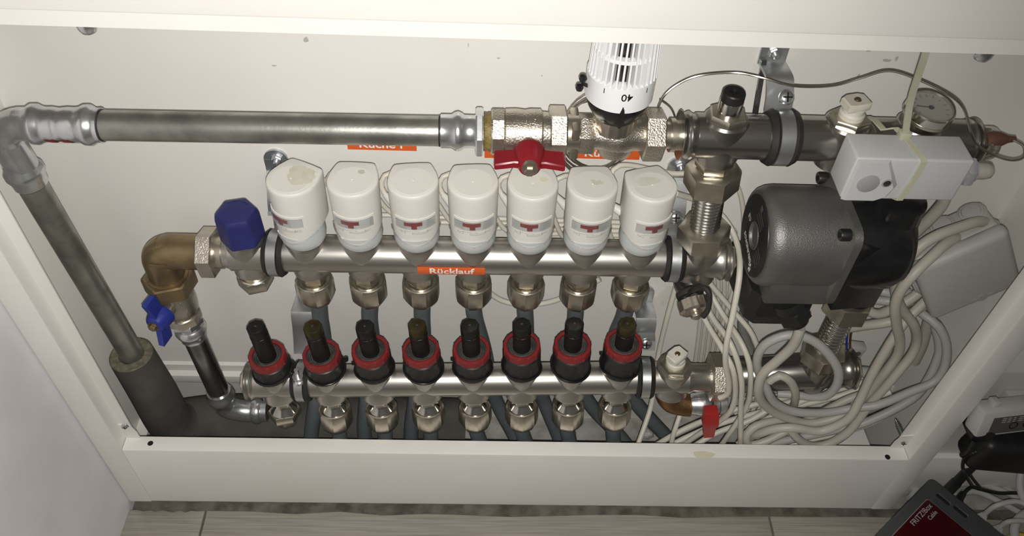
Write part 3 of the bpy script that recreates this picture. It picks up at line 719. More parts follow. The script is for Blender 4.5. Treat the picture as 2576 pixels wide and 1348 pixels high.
# press adapter at the right end of the pipe
L = span(1108, 1215)
pa = thing('press_adapter', 'zinc plated press adapter with hexagon between top pipe and red valve', 'fitting', AX(xat(1160)))
put(G().lathe([(.0124, 0), (.0132, .0005), (.0132, L*.26), (.0150, L*.34), (.0156, L*.42), (.0146, L*.50), (.0130, L*.56), (.0128, L*.80), (.0145, L*.88), (.0150, L*.9)], AF(1108), 40), 'socket', M_['zinc'], pa)
put(G().hexn(.0335, 0, span(1196, 1216), AF(1196), ph=.2), 'hexagon', M_['zinc'], pa)
put(G().lathe([(.0121, 0), (.0121, .0012)], AF(1104), 30), 'seal_ring', M_['rubber'], pa)
put(G().lathe([(.0140, 0), (.0152, .001), (.0147, .003), (.0153, .005), (.015, .007)], AF(1215), 30), 'hemp_thread', M_['hemp'], pa)
# red ball valve
bv = thing('ball_valve', 'nickel ball valve with red butterfly handle on the top pipe', 'valve', AX(xat(1330)))
put(G().hexn(.0345, 0, span(1235, 1270), AF(1235), n=8, ph=.4), 'hex_end', M_['nickel_cast'], bv)
Lb = span(1268, 1385)
put(G().lathe([(.0165, 0), (.0182, .001), (.0186, Lb*.25), (.0178, Lb*.45), (.0186, Lb*.55), (.0186, Lb*.78), (.0165, Lb*.82), (.0160, Lb)], AF(1268), 40), 'body', M_['nickel_cast'], bv)
p0 = AX(xat(1333))
tg = text_g('PN25', .0062, .0002, bold=.0001, cuty=.001); 
def onax(cx, ang, R_): 
    def f(p):
        a = math.radians(ang)-p.y/R_; x = xat(cx)-p.x; c = AX(x)
        return V((x, c.y-(R_+p.z)*math.cos(a), c.z+(R_+p.z)*math.sin(a)))
    return f
tg.mapv(onax(1333, 48, .0187)); put(tg, 'cast_lettering', M_['nickel'], bv)
tg = text_g('3/4', .0062, .0002, bold=.0001, cuty=.001); tg.mapv(onax(1333, 68, .0187)); put(tg, 'cast_lettering', M_['nickel'], bv)
put(G().hexn(.0375, 0, span(1380, 1424), AF(1380), ph=.28, ch=.08), 'union_nut', M_['nickel_cast'], bv)
put(G().lathe([(.0150, 0), (.0150, span(1424, 1455))], AF(1424), 36).hexn(.0288, .003, span(1424, 1455), AF(1424), n=4, ph=PI/4), 'union_tail', M_['nickel'], bv)
hc = AX(xat(1330))
st = put(G().lathe([(.0085, .012), (.0085, .022), (.0062, .023), (.0062, .044)], frame(hc, (0, -1, 0)), 24), 'stem', M_['nickel'], bv)
FH = frame(hc, (0, -1, -.05), (1, 0, 0))
g = G().lathe([(.0122, .0215), (.0124, .024), (.0115, .030), (.0092, .0375), (.0078, .0405), (.006, .041)], FH, 32)
for s in (-1, 1):
    def wx(a, z): return [(s*a, -.0032, z), (s*a, .0032, z), (s*a, .0032, z+.0), ]
    rings = []
    for a, z0_, z1_, th in ((.007, .0225, .0380, .0036), (.012, .0235, .0375, .0034), (.0255, .0245, .0405, .0030), (.0268, .0255, .0400, .0026)):
        rings.append([(s*a, -th, z0_), (s*a, -th, z1_-.001), (s*a, -th+.001, z1_), (s*a, th-.001, z1_), (s*a, th, z1_-.001), (s*a, th, z0_)])
    g.loft(rings, FH)
hd = put(g, 'handle', M_['red_handle'], bv)
put(G().hexn(.0072, .041, .0455, FH).lathe([(.0052, .0405), (.0052, .0418)], FH, 20), 'handle_nut', M_['nickel'], bv)

# thermostatic valve with remote sensor head
tv = thing('thermostat_valve', 'nickel valve with white ribbed thermostat head set to 40', 'thermostat', AX(xat(1555)))
put(G().hexn(.0285, 0, span(1455, 1494), AF(1455), ph=.1), 'inlet_hex', M_['nickel_cast'], tv)
Lv = span(1490, 1620)
put(G().lathe([(.0128, 0), (.0122, Lv*.10), (.0128, Lv*.2), (.0155, Lv*.35), (.0165, Lv*.5), (.0155, Lv*.65), (.0130, Lv*.8), (.0130, Lv)], AF(1490), 36)
    .lathe([(.0135, -.016), (.0150, -.010), (.0148, 0), (.0140, .014)], T(AX(xat(1553)))), 'body', M_['nickel_cast'], tv)
put(G().hexn(.0365, 0, span(1618, 1670), AF(1618), ph=.28, ch=.08), 'union_nut', M_['nickel_cast'], tv)
put(G().lathe([(.0108, 0), (.0108, .006), (.0135, .0062), (.0135, .010), (.012, .0102), (.012, .016)], AF(1668), 32), 'union_tail', M_['nickel'], tv)
ht = AX(xat(1553))+V((0, .001, 0)); HX, HY, HZ = ht
MH = T(ht) @ T(-.003, 0, .0120) @ R(-.6, 'Y')
n = 64
put(G().loft([[((r_*(1+.03*(i % 4 < 2)))*math.cos(2*PI*i/n), (r_*(1+.03*(i % 4 < 2)))*math.sin(2*PI*i/n), z) for i in range(n)] for r_, z in ((.0150, -.006), (.0166, -.0045), (.0166, .020), (.015, .022))], MH), 'knurled_nut', M_['nickel'], tv)
put(G().lathe([(.0168, .0075), (.0190, .0105), (.0228, .0175), (.0246, .0235), (.0250, .0275), (.02, .028)], MH, 48), 'black_collar', M_['black_gloss'], tv)
put(G().loft([[(0-.0050, -.0190, .0125), (.0050, -.0190, .0125), (0, -.0235, .0105)], [(-.0034, -.0246, .0255), (.0034, -.0246, .0255), (0, -.0274, .0255)], [(-.0003, -.0256, .0325), (.0003, -.0256, .0325), (0, -.0266, .0325)]], MH), 'pointer', M_['black_gloss'], tv)
g = G()
for a, b, c in (((-.0225, -.004, .034), (-.0285, -.007, .039), .0022), ((-.0285, -.007, .039), (-.0305, -.007, .036), .0020), ((-.0285, -.007, .039), (-.0290, -.007, .0435), .0018)):
    g.tube([MH @ V(a), MH @ V(b)], c*.7, 8, cr=False)
for c in ((-.0310, -.0075, .0360), (-.0292, -.0075, .0440)):
    g.lathe([(.0006, -.0031), (.0024, -.0022), (.0032, 0), (.0024, .0022), (.0006, .0031)], MH @ T(c), 16)
put(g, 'limit_pin', M_['black_gloss'], tv)
RH = .0258
band = put(G().lathe([(.0243, .0260), (RH, .0266), (RH+.0002, .0475), (.0235, .0478)], MH, 64), 'scale_band', M_['head_white'], tv)
def onhead(x, z, flip=True):
    def f(p):
        a = (x-(p.x if flip else -p.x))/RH; zz = z-(p.y if flip else -p.y)
        return MH @ V(((RH+.00025+p.z)*math.sin(a), -(RH+.00025+p.z)*math.cos(a), zz))
    return f
tg = text_g('40', .0086, .0001, bold=.00008, cutx=.0012); tg.mapv(onhead(.0018, .0410)); put(tg, 'scale_print', M_['print_black'], band)
for x in (-.0155, .0178):
    g = G().box(-.0003, .0003, -.0020, .0020, -.0001, .0001); g.mapv(onhead(x, .0435)); put(g, 'scale_print', M_['print_black'], band)
put(G().lathe([(.0165, .030), (.0165, .090), (.010, .092)], MH, 40), 'inner_core', M_['black_plastic'], tv)
put(G().lathe([(.0185, .0665), (.0238, .0665), (.0238, .0695), (.0185, .0695)], MH, 48, closed=True), 'inner_ring', M_['head_white'], tv)
put(G().lathe([(.0228, .0905), (.0236, .089), (.0236, .094), (.020, .0965), (.0, .097)], MH, 48), 'top_cap', M_['head_white'], tv)
NF = 38
fin0 = put(G().loft([[(-.00075, -.0258, .0472), (.00075, -.0258, .0472), (.0006, -.0185, .0472), (-.0006, -.0185, .0472)], [(-.0007, -.0236, .0935), (.0007, -.0236, .0935), (.0006, -.0185, .0935), (-.0006, -.0185, .0935)]]), 'fin', M_['head_white'], tv, local=True)
for k in range(NF):
    f_ = fin0 if k == 0 else fin0.copy()
    if k: col.objects.link(f_); f_.parent = tv
    f_.matrix_basis = T(-.003, .001, .0120) @ R(-.6, 'Y') @ R(360*k/NF+2, 'Z')
# white segments behind some fins at both sides, as the slots are only open at front and back
for a0, a1 in ((40, 145), (215, 320)):
    n = 20
    put(G().loft([[MH @ V((r_*math.sin(a), -r_*math.cos(a), z)) for r_, z in ((.0196, .0475), (.0206, .0475), (.0206, .093), (.0196, .093))] for a in [math.radians(a0+(a1-a0)*k/n) for k in range(n+1)]]), 'inner_wall', M_['head_white'], tv)

# capillary: coil behind the valve, then the long run to the probe
g = G(); cpt = []
for k in range(5):
    rr = .0285+.0012*k
    for q in range(16):
        a = 2*PI*q/16
        cpt.append((HX-.0150+.0022*k+rr*math.cos(a)*(.98), .108+.0035*math.sin(a+k)+.0015*k, .4700+rr*math.sin(a)*1.30+.0012*k))
cp = thing('capillary_tube', 'thin metal capillary coiled behind the thermostat and running to the probe', 'capillary', (HX, .105, .42))
put(G().tube(cpt, .00085, 6, 2), 'coil', M_['capillary'], cp)
path = [(1690, 330, .095), (1655, 290, .095), (1668, 245, .097), (1705, 212, .10), (1760, 190, .10), (1850, 183, .10), (1920, 196, .092), (1995, 216, .088), (2090, 216, .09), (2160, 198, .09), (2235, 178, .085), (2310, 200, .075), (2390, 240, .062), (2425, 275, .060), (2442, 330, .055), (2460, 365, .055), (2500, 390, .055), (2545, 403, .058), (2575, 395, .06), (2576, 370, .065), (2560, 357, .070), (2540, 350, .074)]
put(G().tube([P(*q) for q in path], .0010, 8, 6), 'long_run', M_['capillary'], cp)
path = [(1660, 250, .10), (1690, 275, .10), (1705, 320, .10)]
put(G().tube([P(*q) for q in path], .0008, 6, 6), 'coil_end', M_['capillary'], cp)
pe = [P(2478, 352, .074), P(2545, 350, .074)]
put(G().lathe([(.0062, 0), (.0068, .003), (.0066, .010), (.0030, .018), (.0022, .0235), (.0016, .024)], frame(pe[0], pe[1]-pe[0]), 16), 'probe_tail', M_['copper_probe'], cp)

# header
HZ0 = .4997; HYY = .079; RHD = .0180
def hx(px): return P(px, 348, HYY).x
hdx = lambda px: frame((hx(px), HYY, HZ0), (1, 0, 0))
hd = thing('mixing_header', 'dark steel header tube at top right with air vent and drain plug', 'header', (hx(2050), HYY, HZ0))
put(G().lathe([(RHD, 0), (RHD, hx(2440)-hx(1745))], hdx(1745), 48), 'tube', M_['steel_dark'], hd)
put(G().lathe(lip_end(RHD-.001, 1, .0145), frame((hx(1752), HYY, HZ0), (-1, 0, 0)), 40), 'rolled_end', M_['steel_dark'], hd)
put(G().lathe(lip_end(RHD-.001, 1, .012), frame((hx(2412), HYY, HZ0), (1, 0, 0)), 40), 'rolled_end', M_['steel_dark'], hd)
put(G().hexn(.026, 0, .012, hdx(2445)).lathe([(.0135, .009), (.0135, .017), (.0128, .0185)], hdx(2445), 32), 'probe_pocket', M_['chrome'], hd)
HVX, HDX, HGX = .5495, .6455, .7025
for x in (HVX, HDX, HGX):
    put(G().lathe([(.0177, 0), (.0178, .012), (.0180, .0165), (.0165, .0185), (.012, .0187)], T(x, HYY, HZ0), 40), 'branch', M_['steel_dark'], hd)
    put(G().lathe([(.0177, 0), (.0178, .014), (.0160, .0225), (.012, .0232)], T(x, HYY, HZ0) @ R(180, 'X'), 40), 'branch', M_['steel_dark'], hd)
x = HVX
put(G().hexn(.0265, .0180, .0235, T(x, HYY, HZ0), ph=.4), 'vent_hex', M_['nickel'], hd)
vn = put(G().lathe([(.0092, .023), (.0092, .0345), (.0085, .0355)], T(x, HYY, HZ0), 28), 'air_vent', M_['chrome'], hd)
n = 48
put(G().loft([[((r_*(1+.02*(i % 2)))*math.cos(2*PI*i/n), (r_*(1+.02*(i % 2)))*math.sin(2*PI*i/n), z) for i in range(n)] for r_, z in ((.0080, .0335), (.0088, .0345), (.0088, .0415), (.0080, .0425), (.0036, .0427), (.0034, .0405))], T(x, HYY, HZ0)), 'vent_cap', M_['black_plastic'], vn)
def drain(Mb, parent, sc_=1.0):
    "hexagon bush with white plastic square bleed key"
    put(G().hexn(.0265*sc_, 0, .0072*sc_, Mb, ph=.3).lathe([(.0142*sc_, -.0015), (.0142*sc_, .001)], Mb, 32), 'bleed_hex', M_['nickel'], parent)
    b = put(G().lathe([(.0098*sc_, .006), (.0098*sc_, .0105*sc_), (.0085*sc_, .012*sc_), (.0085*sc_, .0155*sc_)], Mb, 28), 'bleed_body', M_['drain_white'], parent)
    put(G().prism([(.0098*sc_, -.006*sc_), (.0098*sc_, .006*sc_), (.005*sc_, .0085*sc_), (-.005*sc_, .0085*sc_), (-.0098*sc_, .006*sc_), (-.0098*sc_, -.006*sc_), (-.006*sc_, -.0072*sc_), (.006*sc_, -.0072*sc_)], [(.85, .0145*sc_), (1, .016*sc_), (1, .021*sc_), (.9, .0222*sc_)], Mb), 'bleed_head', M_['drain_white'], b)
    put(G().lathe([(.0030*sc_, .0218*sc_), (.0030*sc_, .0226*sc_), (.0020*sc_, .0236*sc_)], Mb, 8), 'bleed_pin', M_['brass'], b)
drain(T(HDX, HYY, HZ0+.0160) @ R(15, 'Z'), hd)
# thermometer gauge
gx = HGX
tg_ = thing('dial_gauge', 'round chrome dial thermometer standing on the right end of the header', 'gauge', (gx, HYY, HZ0+.02))
MG = T(gx, HYY, HZ0+.0185) @ Matrix.Scale(.92, 4) @ R(8, 'X') @ R(3, 'Y')
put(G().lathe([(.009, -.002), (.009, .004), (.014, .006), (.0205, .0095), (.0205, .012)], MG, 32), 'gauge_neck', M_['nickel'], tg_)
put(G().lathe([(.0195, .0100), (.0202, .0105), (.0202, .0195), (.0192, .0205), (.0180, .0200), (.0178, .0175)], MG, 48, c0=True, c1=False), 'bezel', M_['chrome'], tg_)
dl = put(G().lathe([(.0179, .0160), (.0179, .0172)], MG, 40), 'dial', M_['dial'], tg_)
g = G()
for k in range(11):
    a = math.radians(-30+k*24); g.box(.0128, .0155, -.00025, .00025, .0172, .01735, MG @ R(-30+k*24, 'Z'))
g.box(-.003, .0125, -.0004, .0004, .0174, .0177, MG @ R(175, 'Z')).lathe([(.0022, .0172), (.0022, .018)], MG, 14)
put(g, 'scale_print', M_['meter_grey'], dl)
put(G().lathe([(.0178, .0190), (.0178, .0194)], MG, 40), 'glass', M_['clear'], tg_)
# header bracket
t = thing('header_bracket', 'galvanised bracket with rubber lined clamp holding the header tube', 'bracket', (hx(1960), .11, .5))
x = hx(1960)
put(G().strip([(x-.006, D-.0015, .585), (x-.006, D-.0015, .5405), (x-.005, .1265, .5365), (x-.002, .113, .5335), (x-.001, .1085, .529), (x, .103, .519), (x, .099, .510)], (1, 0, 0), .022, .0026, cr=True), 'arm', M_['galv_strip'], t)
bq = P(1970, 135, D-.003); bolt(frame((x-.0055, D-.003, bq.z), (0, -1, 0)), t, .0048, .005)
put(G().strip([(x-.013, D-.004, .54), (x-.013, .11, .50), (x-.012, .10, .48)], (1, 0, 0), .004, .003), 'edge_flange', M_['dark_pipe'], t)
p = P(1965, 245, .094); screw_head(frame((x+.001, p.y, p.z), (0, -.75, .66)), t, .0062, 'clamp_screw')
clampring(T(x, HYY, HZ0), RHD+.0002, t, .0125)
p = P(1882, 410, .1)
sb = put(G().lathe([(.0085, 0), (.0085, .003)], frame((p.x, .118, p.z), (0, -1, 0)), 24), 'lower_lug', M_['galv_strip'], t)
bolt(frame((p.x+.004, .115, p.z), (0, -1, 0)), t, .0035, .004)
put(G().strip([(x, .1, .485), (x-.012, .112, .475), (p.x, .117, p.z)], (1, .3, 0), .012, .0026), 'lower_arm', M_['galv_strip'], t)

# corrugated connector between header and upper manifold
def flex(label, top, bot, m_nut='nickel', r0=.0132, topnut=True, nring=14, upper_hex=.027, nut_af=.0400, pre=.006):
    d = (V(bot)-V(top)); L = d.length; F_ = frame(top, d); t = thing('flexible_connector', label, 'connector', bot)
    nz = .022
    put(G().hexn(upper_hex, 0, pre+.004, F_, ph=.2).lathe([(.0135, pre+.003), (.0135, pre+.009)], F_, 32), 'top_hex', M_['nickel'], t)
    put(G().hexn(nut_af, pre+.005, pre+.005+nz, F_, ph=.3, ch=.09), 'union_nut', M_['nickel'], t)
    s = pre+.005+nz-.004; e = L-.017; pr = []
    for k in range(nring):
        z0, h = s+(e-s)*k/nring, (e-s)/nring
        pr += [(r0-.0016, z0), (r0-.0013, z0+h*.2), (r0, z0+h*.4), (r0, z0+h*.6), (r0-.0013, z0+h*.8)]
    put(G().lathe(pr, F_, 36), 'corrugated_hose', M_['chrome'], t, sharp=60)
    put(G().hexn(nut_af, L-.020, L-.001, F_, ph=.1, ch=.1), 'union_nut', M_['nickel'], t)
    return t
flex('ribbed steel connector between the header and upper manifold', (hx(1803)+.003, HYY, HZ0-.0215), M1 @ V((XF1-.0015, 0, .0235)))

# ------------------------------------------------------------------ left: brass elbow, blue ball valve, dark pipe, press elbow
XB = .0680; YB = .0791; ZBE = (M1 @ V((X1B-.06, 0, 0))).z
el = thing('brass_elbow', 'aged brass elbow with large hexagon unions at left end of upper manifold', 'elbow fitting', (XB, YB, .33))
xe = (M1 @ V((x_l-.020, 0, 0))).x
put(G().hexn(.0405, -.002, .0125, frame((xe-.006, YB, ZBE), (1, 0, 0)), ph=.15, ch=.07), 'union_nut', M_['nickel_cast'], el)
put(G().lathe([(.0150, 0), (.0150, .010), (.0138, .0105), (.0138, .016)], frame((xe+.003, YB, ZBE), (1, 0, 0)), 32), 'union_tail', M_['nickel'], el)
arc = [V((xe-.004, YB, ZBE)), V((XB+.013, YB, ZBE))]+[V((XB+.013-.013*math.sin(q), YB, ZBE-.013*(1-math.cos(q)))) for q in [math.radians(18*k) for k in range(1, 6)]]+[V((XB, YB, ZBE-.032))]
g = G().tube(arc, .0165, 28, 3)
put(g, 'elbow', M_['brass'], el)
put(G().box(XB-.003, XB+.012, YB-.0178, YB-.015, ZBE-.0012, ZBE+.0002, bev=.0003), 'cast_mark', M_['brass'], el)
put(G().hexn(.0415, -.050, -.032, T(XB, YB, ZBE), ph=.3, ch=.07).lathe([(.0185, -.033), (.0190, -.031), (.016, -.030)], T(XB, YB, ZBE), 32), 'union_nut', M_['brass'], el)
bv2 = thing('ball_valve', 'nickel ball valve with blue butterfly handle below the brass elbow', 'valve', (XB, YB, .26))
zt_ = ZBE-.050
put(G().lathe([(.0145, 0), (.0150, -.006), (.0172, -.010), (.0178, -.020), (.0172, -.030), (.0150, -.033), (.0150, -.036)], T(XB, YB, zt_), 36), 'body', M_['nickel_cast'], bv2)
put(G().hexn(.0315, -.047, -.035, T(XB, YB, zt_), n=8, ph=.2), 'hex_end', M_['nickel'], bv2)
hz = zt_-.013
FB = frame((XB, YB, hz), (-.28, -.96, 0), (0, 0, 1))
put(G().lathe([(.0090, .012), (.0090, .0205), (.006, .021), (.006, .037)], FB, 24), 'stem', M_['nickel'], bv2)
g = G().lathe([(.0115, .0215), (.0118, .024), (.0110, .0300), (.0085, .0370), (.006, .0385)], FB, 32)
for s in (-1, 1):
    rings = []
    for a, z0_, z1_, th in ((.006, .0225, .0360, .0034), (.012, .0235, .0355, .0032), (.0290, .0250, .0395, .0028), (.0300, .0260, .0388, .0024)):
        rings.append([(s*a, -th, z0_), (s*a, -th, z1_), (s*a, th, z1_), (s*a, th, z0_)])
    g.loft(rings, FB)
put(g, 'handle', M_['blue_plastic'], bv2)
put(G().hexn(.0075, .0385, .0420, FB).lathe([(.0052, .038), (.0052, .0392)], FB, 20), 'handle_nut', M_['brass'], bv2)
t = thing('return_pipe', 'short dark steel pipe with bright press fittings at the left', 'pipe', (XB+.004, YB, .1))
q0, q1 = V((XB+.001, YB, zt_-.046)), V((XB+.0055, YB, .118)); dq = (q1-q0).normalized(); F0 = frame(q0, dq); Lq = (q1-q0).length
put(G().hexn(.0285, 0, .007, F0).lathe([(.0125, .006), (.0128, .012), (.0150, .0145), (.0157, .018), (.0148, .0215), (.0132, .024), (.0130, .030), (.0115, .030)], F0, 36), 'press_socket', M_['zinc'], t)
put(G().lathe([(.0122, .0295), (.0122, .0310)], F0, 30), 'seal_ring', M_['rubber'], t)
put(G().lathe([(.0113, .02), (.0113, Lq)], F0, 36), 'pipe', M_['dark_pipe'], t)
F1 = frame(q1, dq)
put(G().lathe([(.0115, -.011), (.0130, -.011), (.0134, -.006), (.0152, -.003), (.0157, .001), (.0148, .004), (.0130, .007), (.0128, .014)], F1, 36), 'press_socket', M_['zinc'], t)
pe_ = [q1+dq*.008, q1+dq*.018, q1+dq*.024+V((.004, .0, 0)), q1+V((.014, .001, -.030)), q1+V((.026, .002, -.0335)), q1+V((.045, .003, -.034))]
put(G().tube(pe_, .0126, 24, 6), 'press_elbow', M_['zinc'], t)
put(G().lathe([(.0128, 0), (.0150, .004), (.0150, .008), (.013, .011)], frame(pe_[4]+V((.002, 0, 0)), (1, .03, 0)), 32), 'elbow_bead', M_['zinc'], t)

# foam insulation on the supply drop and the run along the floor
def foam(label, pts, r, cut_first, hole=.0122):
    t = thing('pipe_insulation', label, 'insulation', pts[-1])
    put(G().tube(pts, r if not cut_first else [r, r*1.22], 32, 6), 'foam_tube', M_['foam'], t, sharp=60)
    if cut_first:
        d = V(pts[0])-V(pts[1])
        put(G().lathe([(hole, .0002), (hole, .0012), (r*.94, .0014), (r*.985, .0003)], frame(pts[0], d), 40, closed=True), 'cut_face', M_['foam_cut'], t)
    return t
fa = P(330, 893, .070); fb = P(385, 985, .071); fc = P(420, 1048, .074)
foam('upright dark grey foam insulation around the left pipe, cut open on top', [fa, fa.lerp(fb, .5), fb, fc, fc+V((.003, .004, -.022)), fc+V((.012, .012, -.040))], .0218, True)
fs0 = fc+V((-.004, .014, -.032))
foam('long brown grey foam insulation lying on the screed behind the lower manifold', [V((fs0.x, .094, .032)), V((.05, .097, .039)), V((.12, .098, .040)), V((.22, .098, .039)), V((.345, .098, .037))], .0310, False)

# ------------------------------------------------------------------ pump
PX, PY, PZ_ = .5975, .0645, .4035; XFL = .6625
pump = thing('circulation_pump', 'grey motor circulation pump with black nameplate and black volute', 'pump', (.66, PY, .33))
RM = .0448
FP = frame((PX, PY, PZ_), (1, 0, 0))
put(G().lathe([(.030, .0015), (.0375, .0), (.0395, .0008), (.0420, .003), (.0440, .0075), (RM, .013), (RM, XFL-PX)], FP, 64), 'motor_housing', M_['pump_alu'], pump, sharp=50)
# squared foot under the housing and square flange with ears
def sqr(h, c, x): 
    o = []
    for sx, sy in ((1, 1), (-1, 1), (-1, -1), (1, -1)):
        for k in range(5):
            a = math.atan2(sy, sx)-PI/4+PI/2*k/4
            o.append((x, PY+sx*(h-c)+c*math.cos(a), PZ_+sy*(h-c)+c*math.sin(a)))
    return o
put(G().loft([[(x, y, z) for y, z in ((PY-.0415, PZ_-.018), (PY-.0430, PZ_-.034), (PY-.0415, PZ_-.0415), (PY-.037, PZ_-.044), (PY+.037, PZ_-.044), (PY+.0415, PZ_-.040), (PY+.042, PZ_-.018))] for x in (PX+.011, PX+.0135, XFL)]), 'housing_foot', M_['pump_alu'], pump)
put(G().loft([sqr(.030, .022, XFL-.026), sqr(.0395, .016, XFL-.006), sqr(.0445, .013, XFL-.002), sqr(.0450, .013, XFL+.0045)]), 'flange', M_['pump_alu'], pump)
for sy in (-1, 1):
    for sz in (-1, 1):
        bq = put(G().lathe([(.0048, -.0045), (.0052, -.004), (.0052, .003), (.0046, .0042)], frame((XFL-.008, PY+sy*.0345, PZ_+sz*.0375), (-1, 0, 0)), 18), 'flange_screw', M_['black_plastic'], pump)
        put(G().hexn(.0048, .0040, .0046, frame((XFL-.008, PY+sy*.0345, PZ_+sz*.0375), (-1, 0, 0))), 'socket', M_['dark_hole'], bq)
# name plate on the end face
FN = frame((PX, PY, PZ_), (-1, 0, 0), (0, -1, 0))      # local x = towards viewer, y = down?
npz = put(G().lathe([(.0125, -.001), (.0125, .0006), (.0362, .0006), (.0368, -.001)], FN, 56, closed=True), 'nameplate', M_['black_plastic'], pump)
put(G().lathe([(.0105, -.006), (.0112, -.0005), (.0122, .0012), (.0128, .0002)], FN, 32, c1=False), 'vent_screw', M_['pump_alu'], pump)
put(G().box(-.0085, .0085, -.0009, .0009, -.006, -.0054, FN), 'screw_slot', M_['dark_hole'], pump)
def onplate(x, y, rot):
    Mx = FN @ R(rot, 'Z') @ T(x, y, .0008)
    return lambda p: Mx @ V(p)
MP = FN @ R(-90, 'Z')
def pprint(body, sz, x, y, m, rot=0, bold=0):
    tg = text_g(body, sz, .00004, res=2, bold=bold); Mx = FN @ R(rot, 'Z') @ T(x, y, .0008); tg.mapv(lambda p: Mx @ V((p.x, p.y, p.z))); put(tg, 'plate_print', M_[m], npz)
PROT = 168
pprint('GRUNDFOS', .0062, 0, .0185, 'print_white', PROT, .0001)
pprint('CE', .0066, .020, .001, 'print_white', PROT)
# small print too fine to read: rows of short strokes
g = G(); Mx = FN @ R(PROT, 'Z')
for x, y, n_, rows in ((.002, -.0165, 9, 3), (-.0215, .008, 6, 4)):
    for k in range(rows):
        for q in range(n_): g.box(x+(q-n_/2)*.0020, x+(q-n_/2)*.0020+.0013, y-.0042*k-.0008, y-.0042*k+.0008, .0008, .0009, Mx)
put(g, 'plate_print', M_['print_dim'], npz)
g = G(); Mx = FN @ R(PROT, 'Z') @ T(-.0185, .0215, .0008)
g.box(-.0010, .0010, -.004, .005, 0, .0001, Mx).box(-.0035, .0035, -.0006, .0012, 0, .0001, Mx).box(-.0034, -.0020, .0012, .0040, 0, .0001, Mx)
put(g, 'plate_mark', M_['print_white'], npz)
put(G().box(-.0025, .0025, -.002, .002, .0008, .0010, FN @ R(PROT, 'Z') @ T(.008, -.029, 0)), 'plate_print', M_['print_dim'], npz)
# black terminal box under the motor with cable gland
tb = put(G().loft([[(x, y, z) for x, y in ((PX-.002+e, .100-e), (PX+.004+e, .040+e), (PX+.012+e, .032+e), (XFL-.006-e, .032+e), (XFL-.004-e, .100-e))] for z, e in ((PZ_-.086, .004), (PZ_-.082, .001), (PZ_-.070, 0), (PZ_-.043, 0))]), 'terminal_box', M_['black_plastic'], pump)
gl0, gl1 = P(1985, 765, .034), P(2012, 826, .027)
put(G().lathe([(.0135, -.006), (.0145, 0), (.0140, .004)], frame(gl0, gl1-gl0), 28).hexn(.0265, .003, .018, frame(gl0, gl1-gl0), ch=.12).lathe([(.0118, .0175), (.0108, .0225), (.006, .023)], frame(gl0, gl1-gl0), 24), 'cable_gland', M_['black_plastic'], tb)
# black volute with vertical ports
XV = .7055
n = 40
put(G().lathe([(.0440, .0045), (.0450, .008), (.0455, .030), (.0440, .050), (.040, .0585), (.034, .062), (.0, .063)], frame((XFL, PY, PZ_), (1, 0, 0)), 48), 'volute', M_['black_gloss'], pump)
put(G().lathe([(.018, -.060), (.0215, -.0585), (.0215, -.050), (.0235, -.030), (.026, 0), (.0235, .030), (.0215, .050), (.0215, .0585), (.018, .060)], T(XV, PY-.004, PZ_-.008), 36), 'port_tube', M_['black_gloss'], pump)
put(G().loft([[(XFL+.0045, y, z) for y, z in ((PY-.045, PZ_+.03), (PY-.045, PZ_-.045), (PY, PZ_-.052), (PY+.03, PZ_-.04), (PY+.03, PZ_+.03))], [(XV+.012, y, z) for y, z in ((PY-.026, PZ_+.02), (PY-.026, PZ_-.062), (PY, PZ_-.066), (PY+.02, PZ_-.06), (PY+.02, PZ_+.02))]]), 'volute_neck', M_['black_gloss'], pump)
# ribbed connector below the pump and lower header
bot = P(2062, 905, .0557)
LH0 = M2 @ V((x_r2+.030, 0, 0)); LH1 = P(2150, 935, .0557)
t = flex('ribbed steel connector below the circulation pump', (XV+.001, PY-.006, PZ_-.0665), (bot.x, .0557, bot.z), nring=13, upper_hex=.030, nut_af=.0385, r0=.0125, pre=.0)
lh = thing('pump_inlet_header', 'dark steel tube with union nut from lower manifold to the pump', 'header', (.68, .0557, .2))
uh = M2 @ frame((x_r2+.026, 0, 0), (1, 0, 0))
put(G().hexn(.0440, -.003, .0130, uh, ph=.2, ch=.07).lathe([(.0165, -.005), (.0165, -.002)], uh, 30), 'union_nut', M_['nickel_cast'], lh)
put(G().hexn(.0385, .0150, .0245, uh, ph=.5, ch=.07).lathe([(.0150, .012), (.0150, .016)], uh, 30), 'counter_nut', M_['nickel'], lh)
c0_, c1_ = M2 @ V((x_r2+.048, 0, 0)), M2 @ V((x_r2+.165, 0, 0)); c1_.z += .012; c0_.z += .003
dl_ = (c1_-c0_); Fh = frame(c0_, dl_); Lh = dl_.length
put(G().lathe([(.015, -.002), (RT+.0015, .004), (RT+.0015, Lh-.01)], Fh, 44), 'tube', M_['steel_dark'], lh)
put(G().lathe(lip_end(RT+.0015, 1, .016), frame(c0_+dl_.normalized()*(Lh-.012), dl_), 40), 'rolled_end', M_['steel_dark'], lh)
put(G().hexn(.026, 0, .006, frame(c0_+dl_.normalized()*(Lh+.003), dl_)), 'end_plug', M_['nickel'], lh)
tx = c0_+dl_*((bot.x-c0_.x)/dl_.x)
put(G().lathe([(.0185, 0), (.0190, .012), (.0195, .019), (.0185, .0215), (.0, .0216)], T(tx), 40).lathe([(.0185, 0), (.0185, .012), (.0165, .0185), (.0, .019)], T(tx) @ R(180, 'X'), 40), 'branch', M_['steel_dark'], lh)
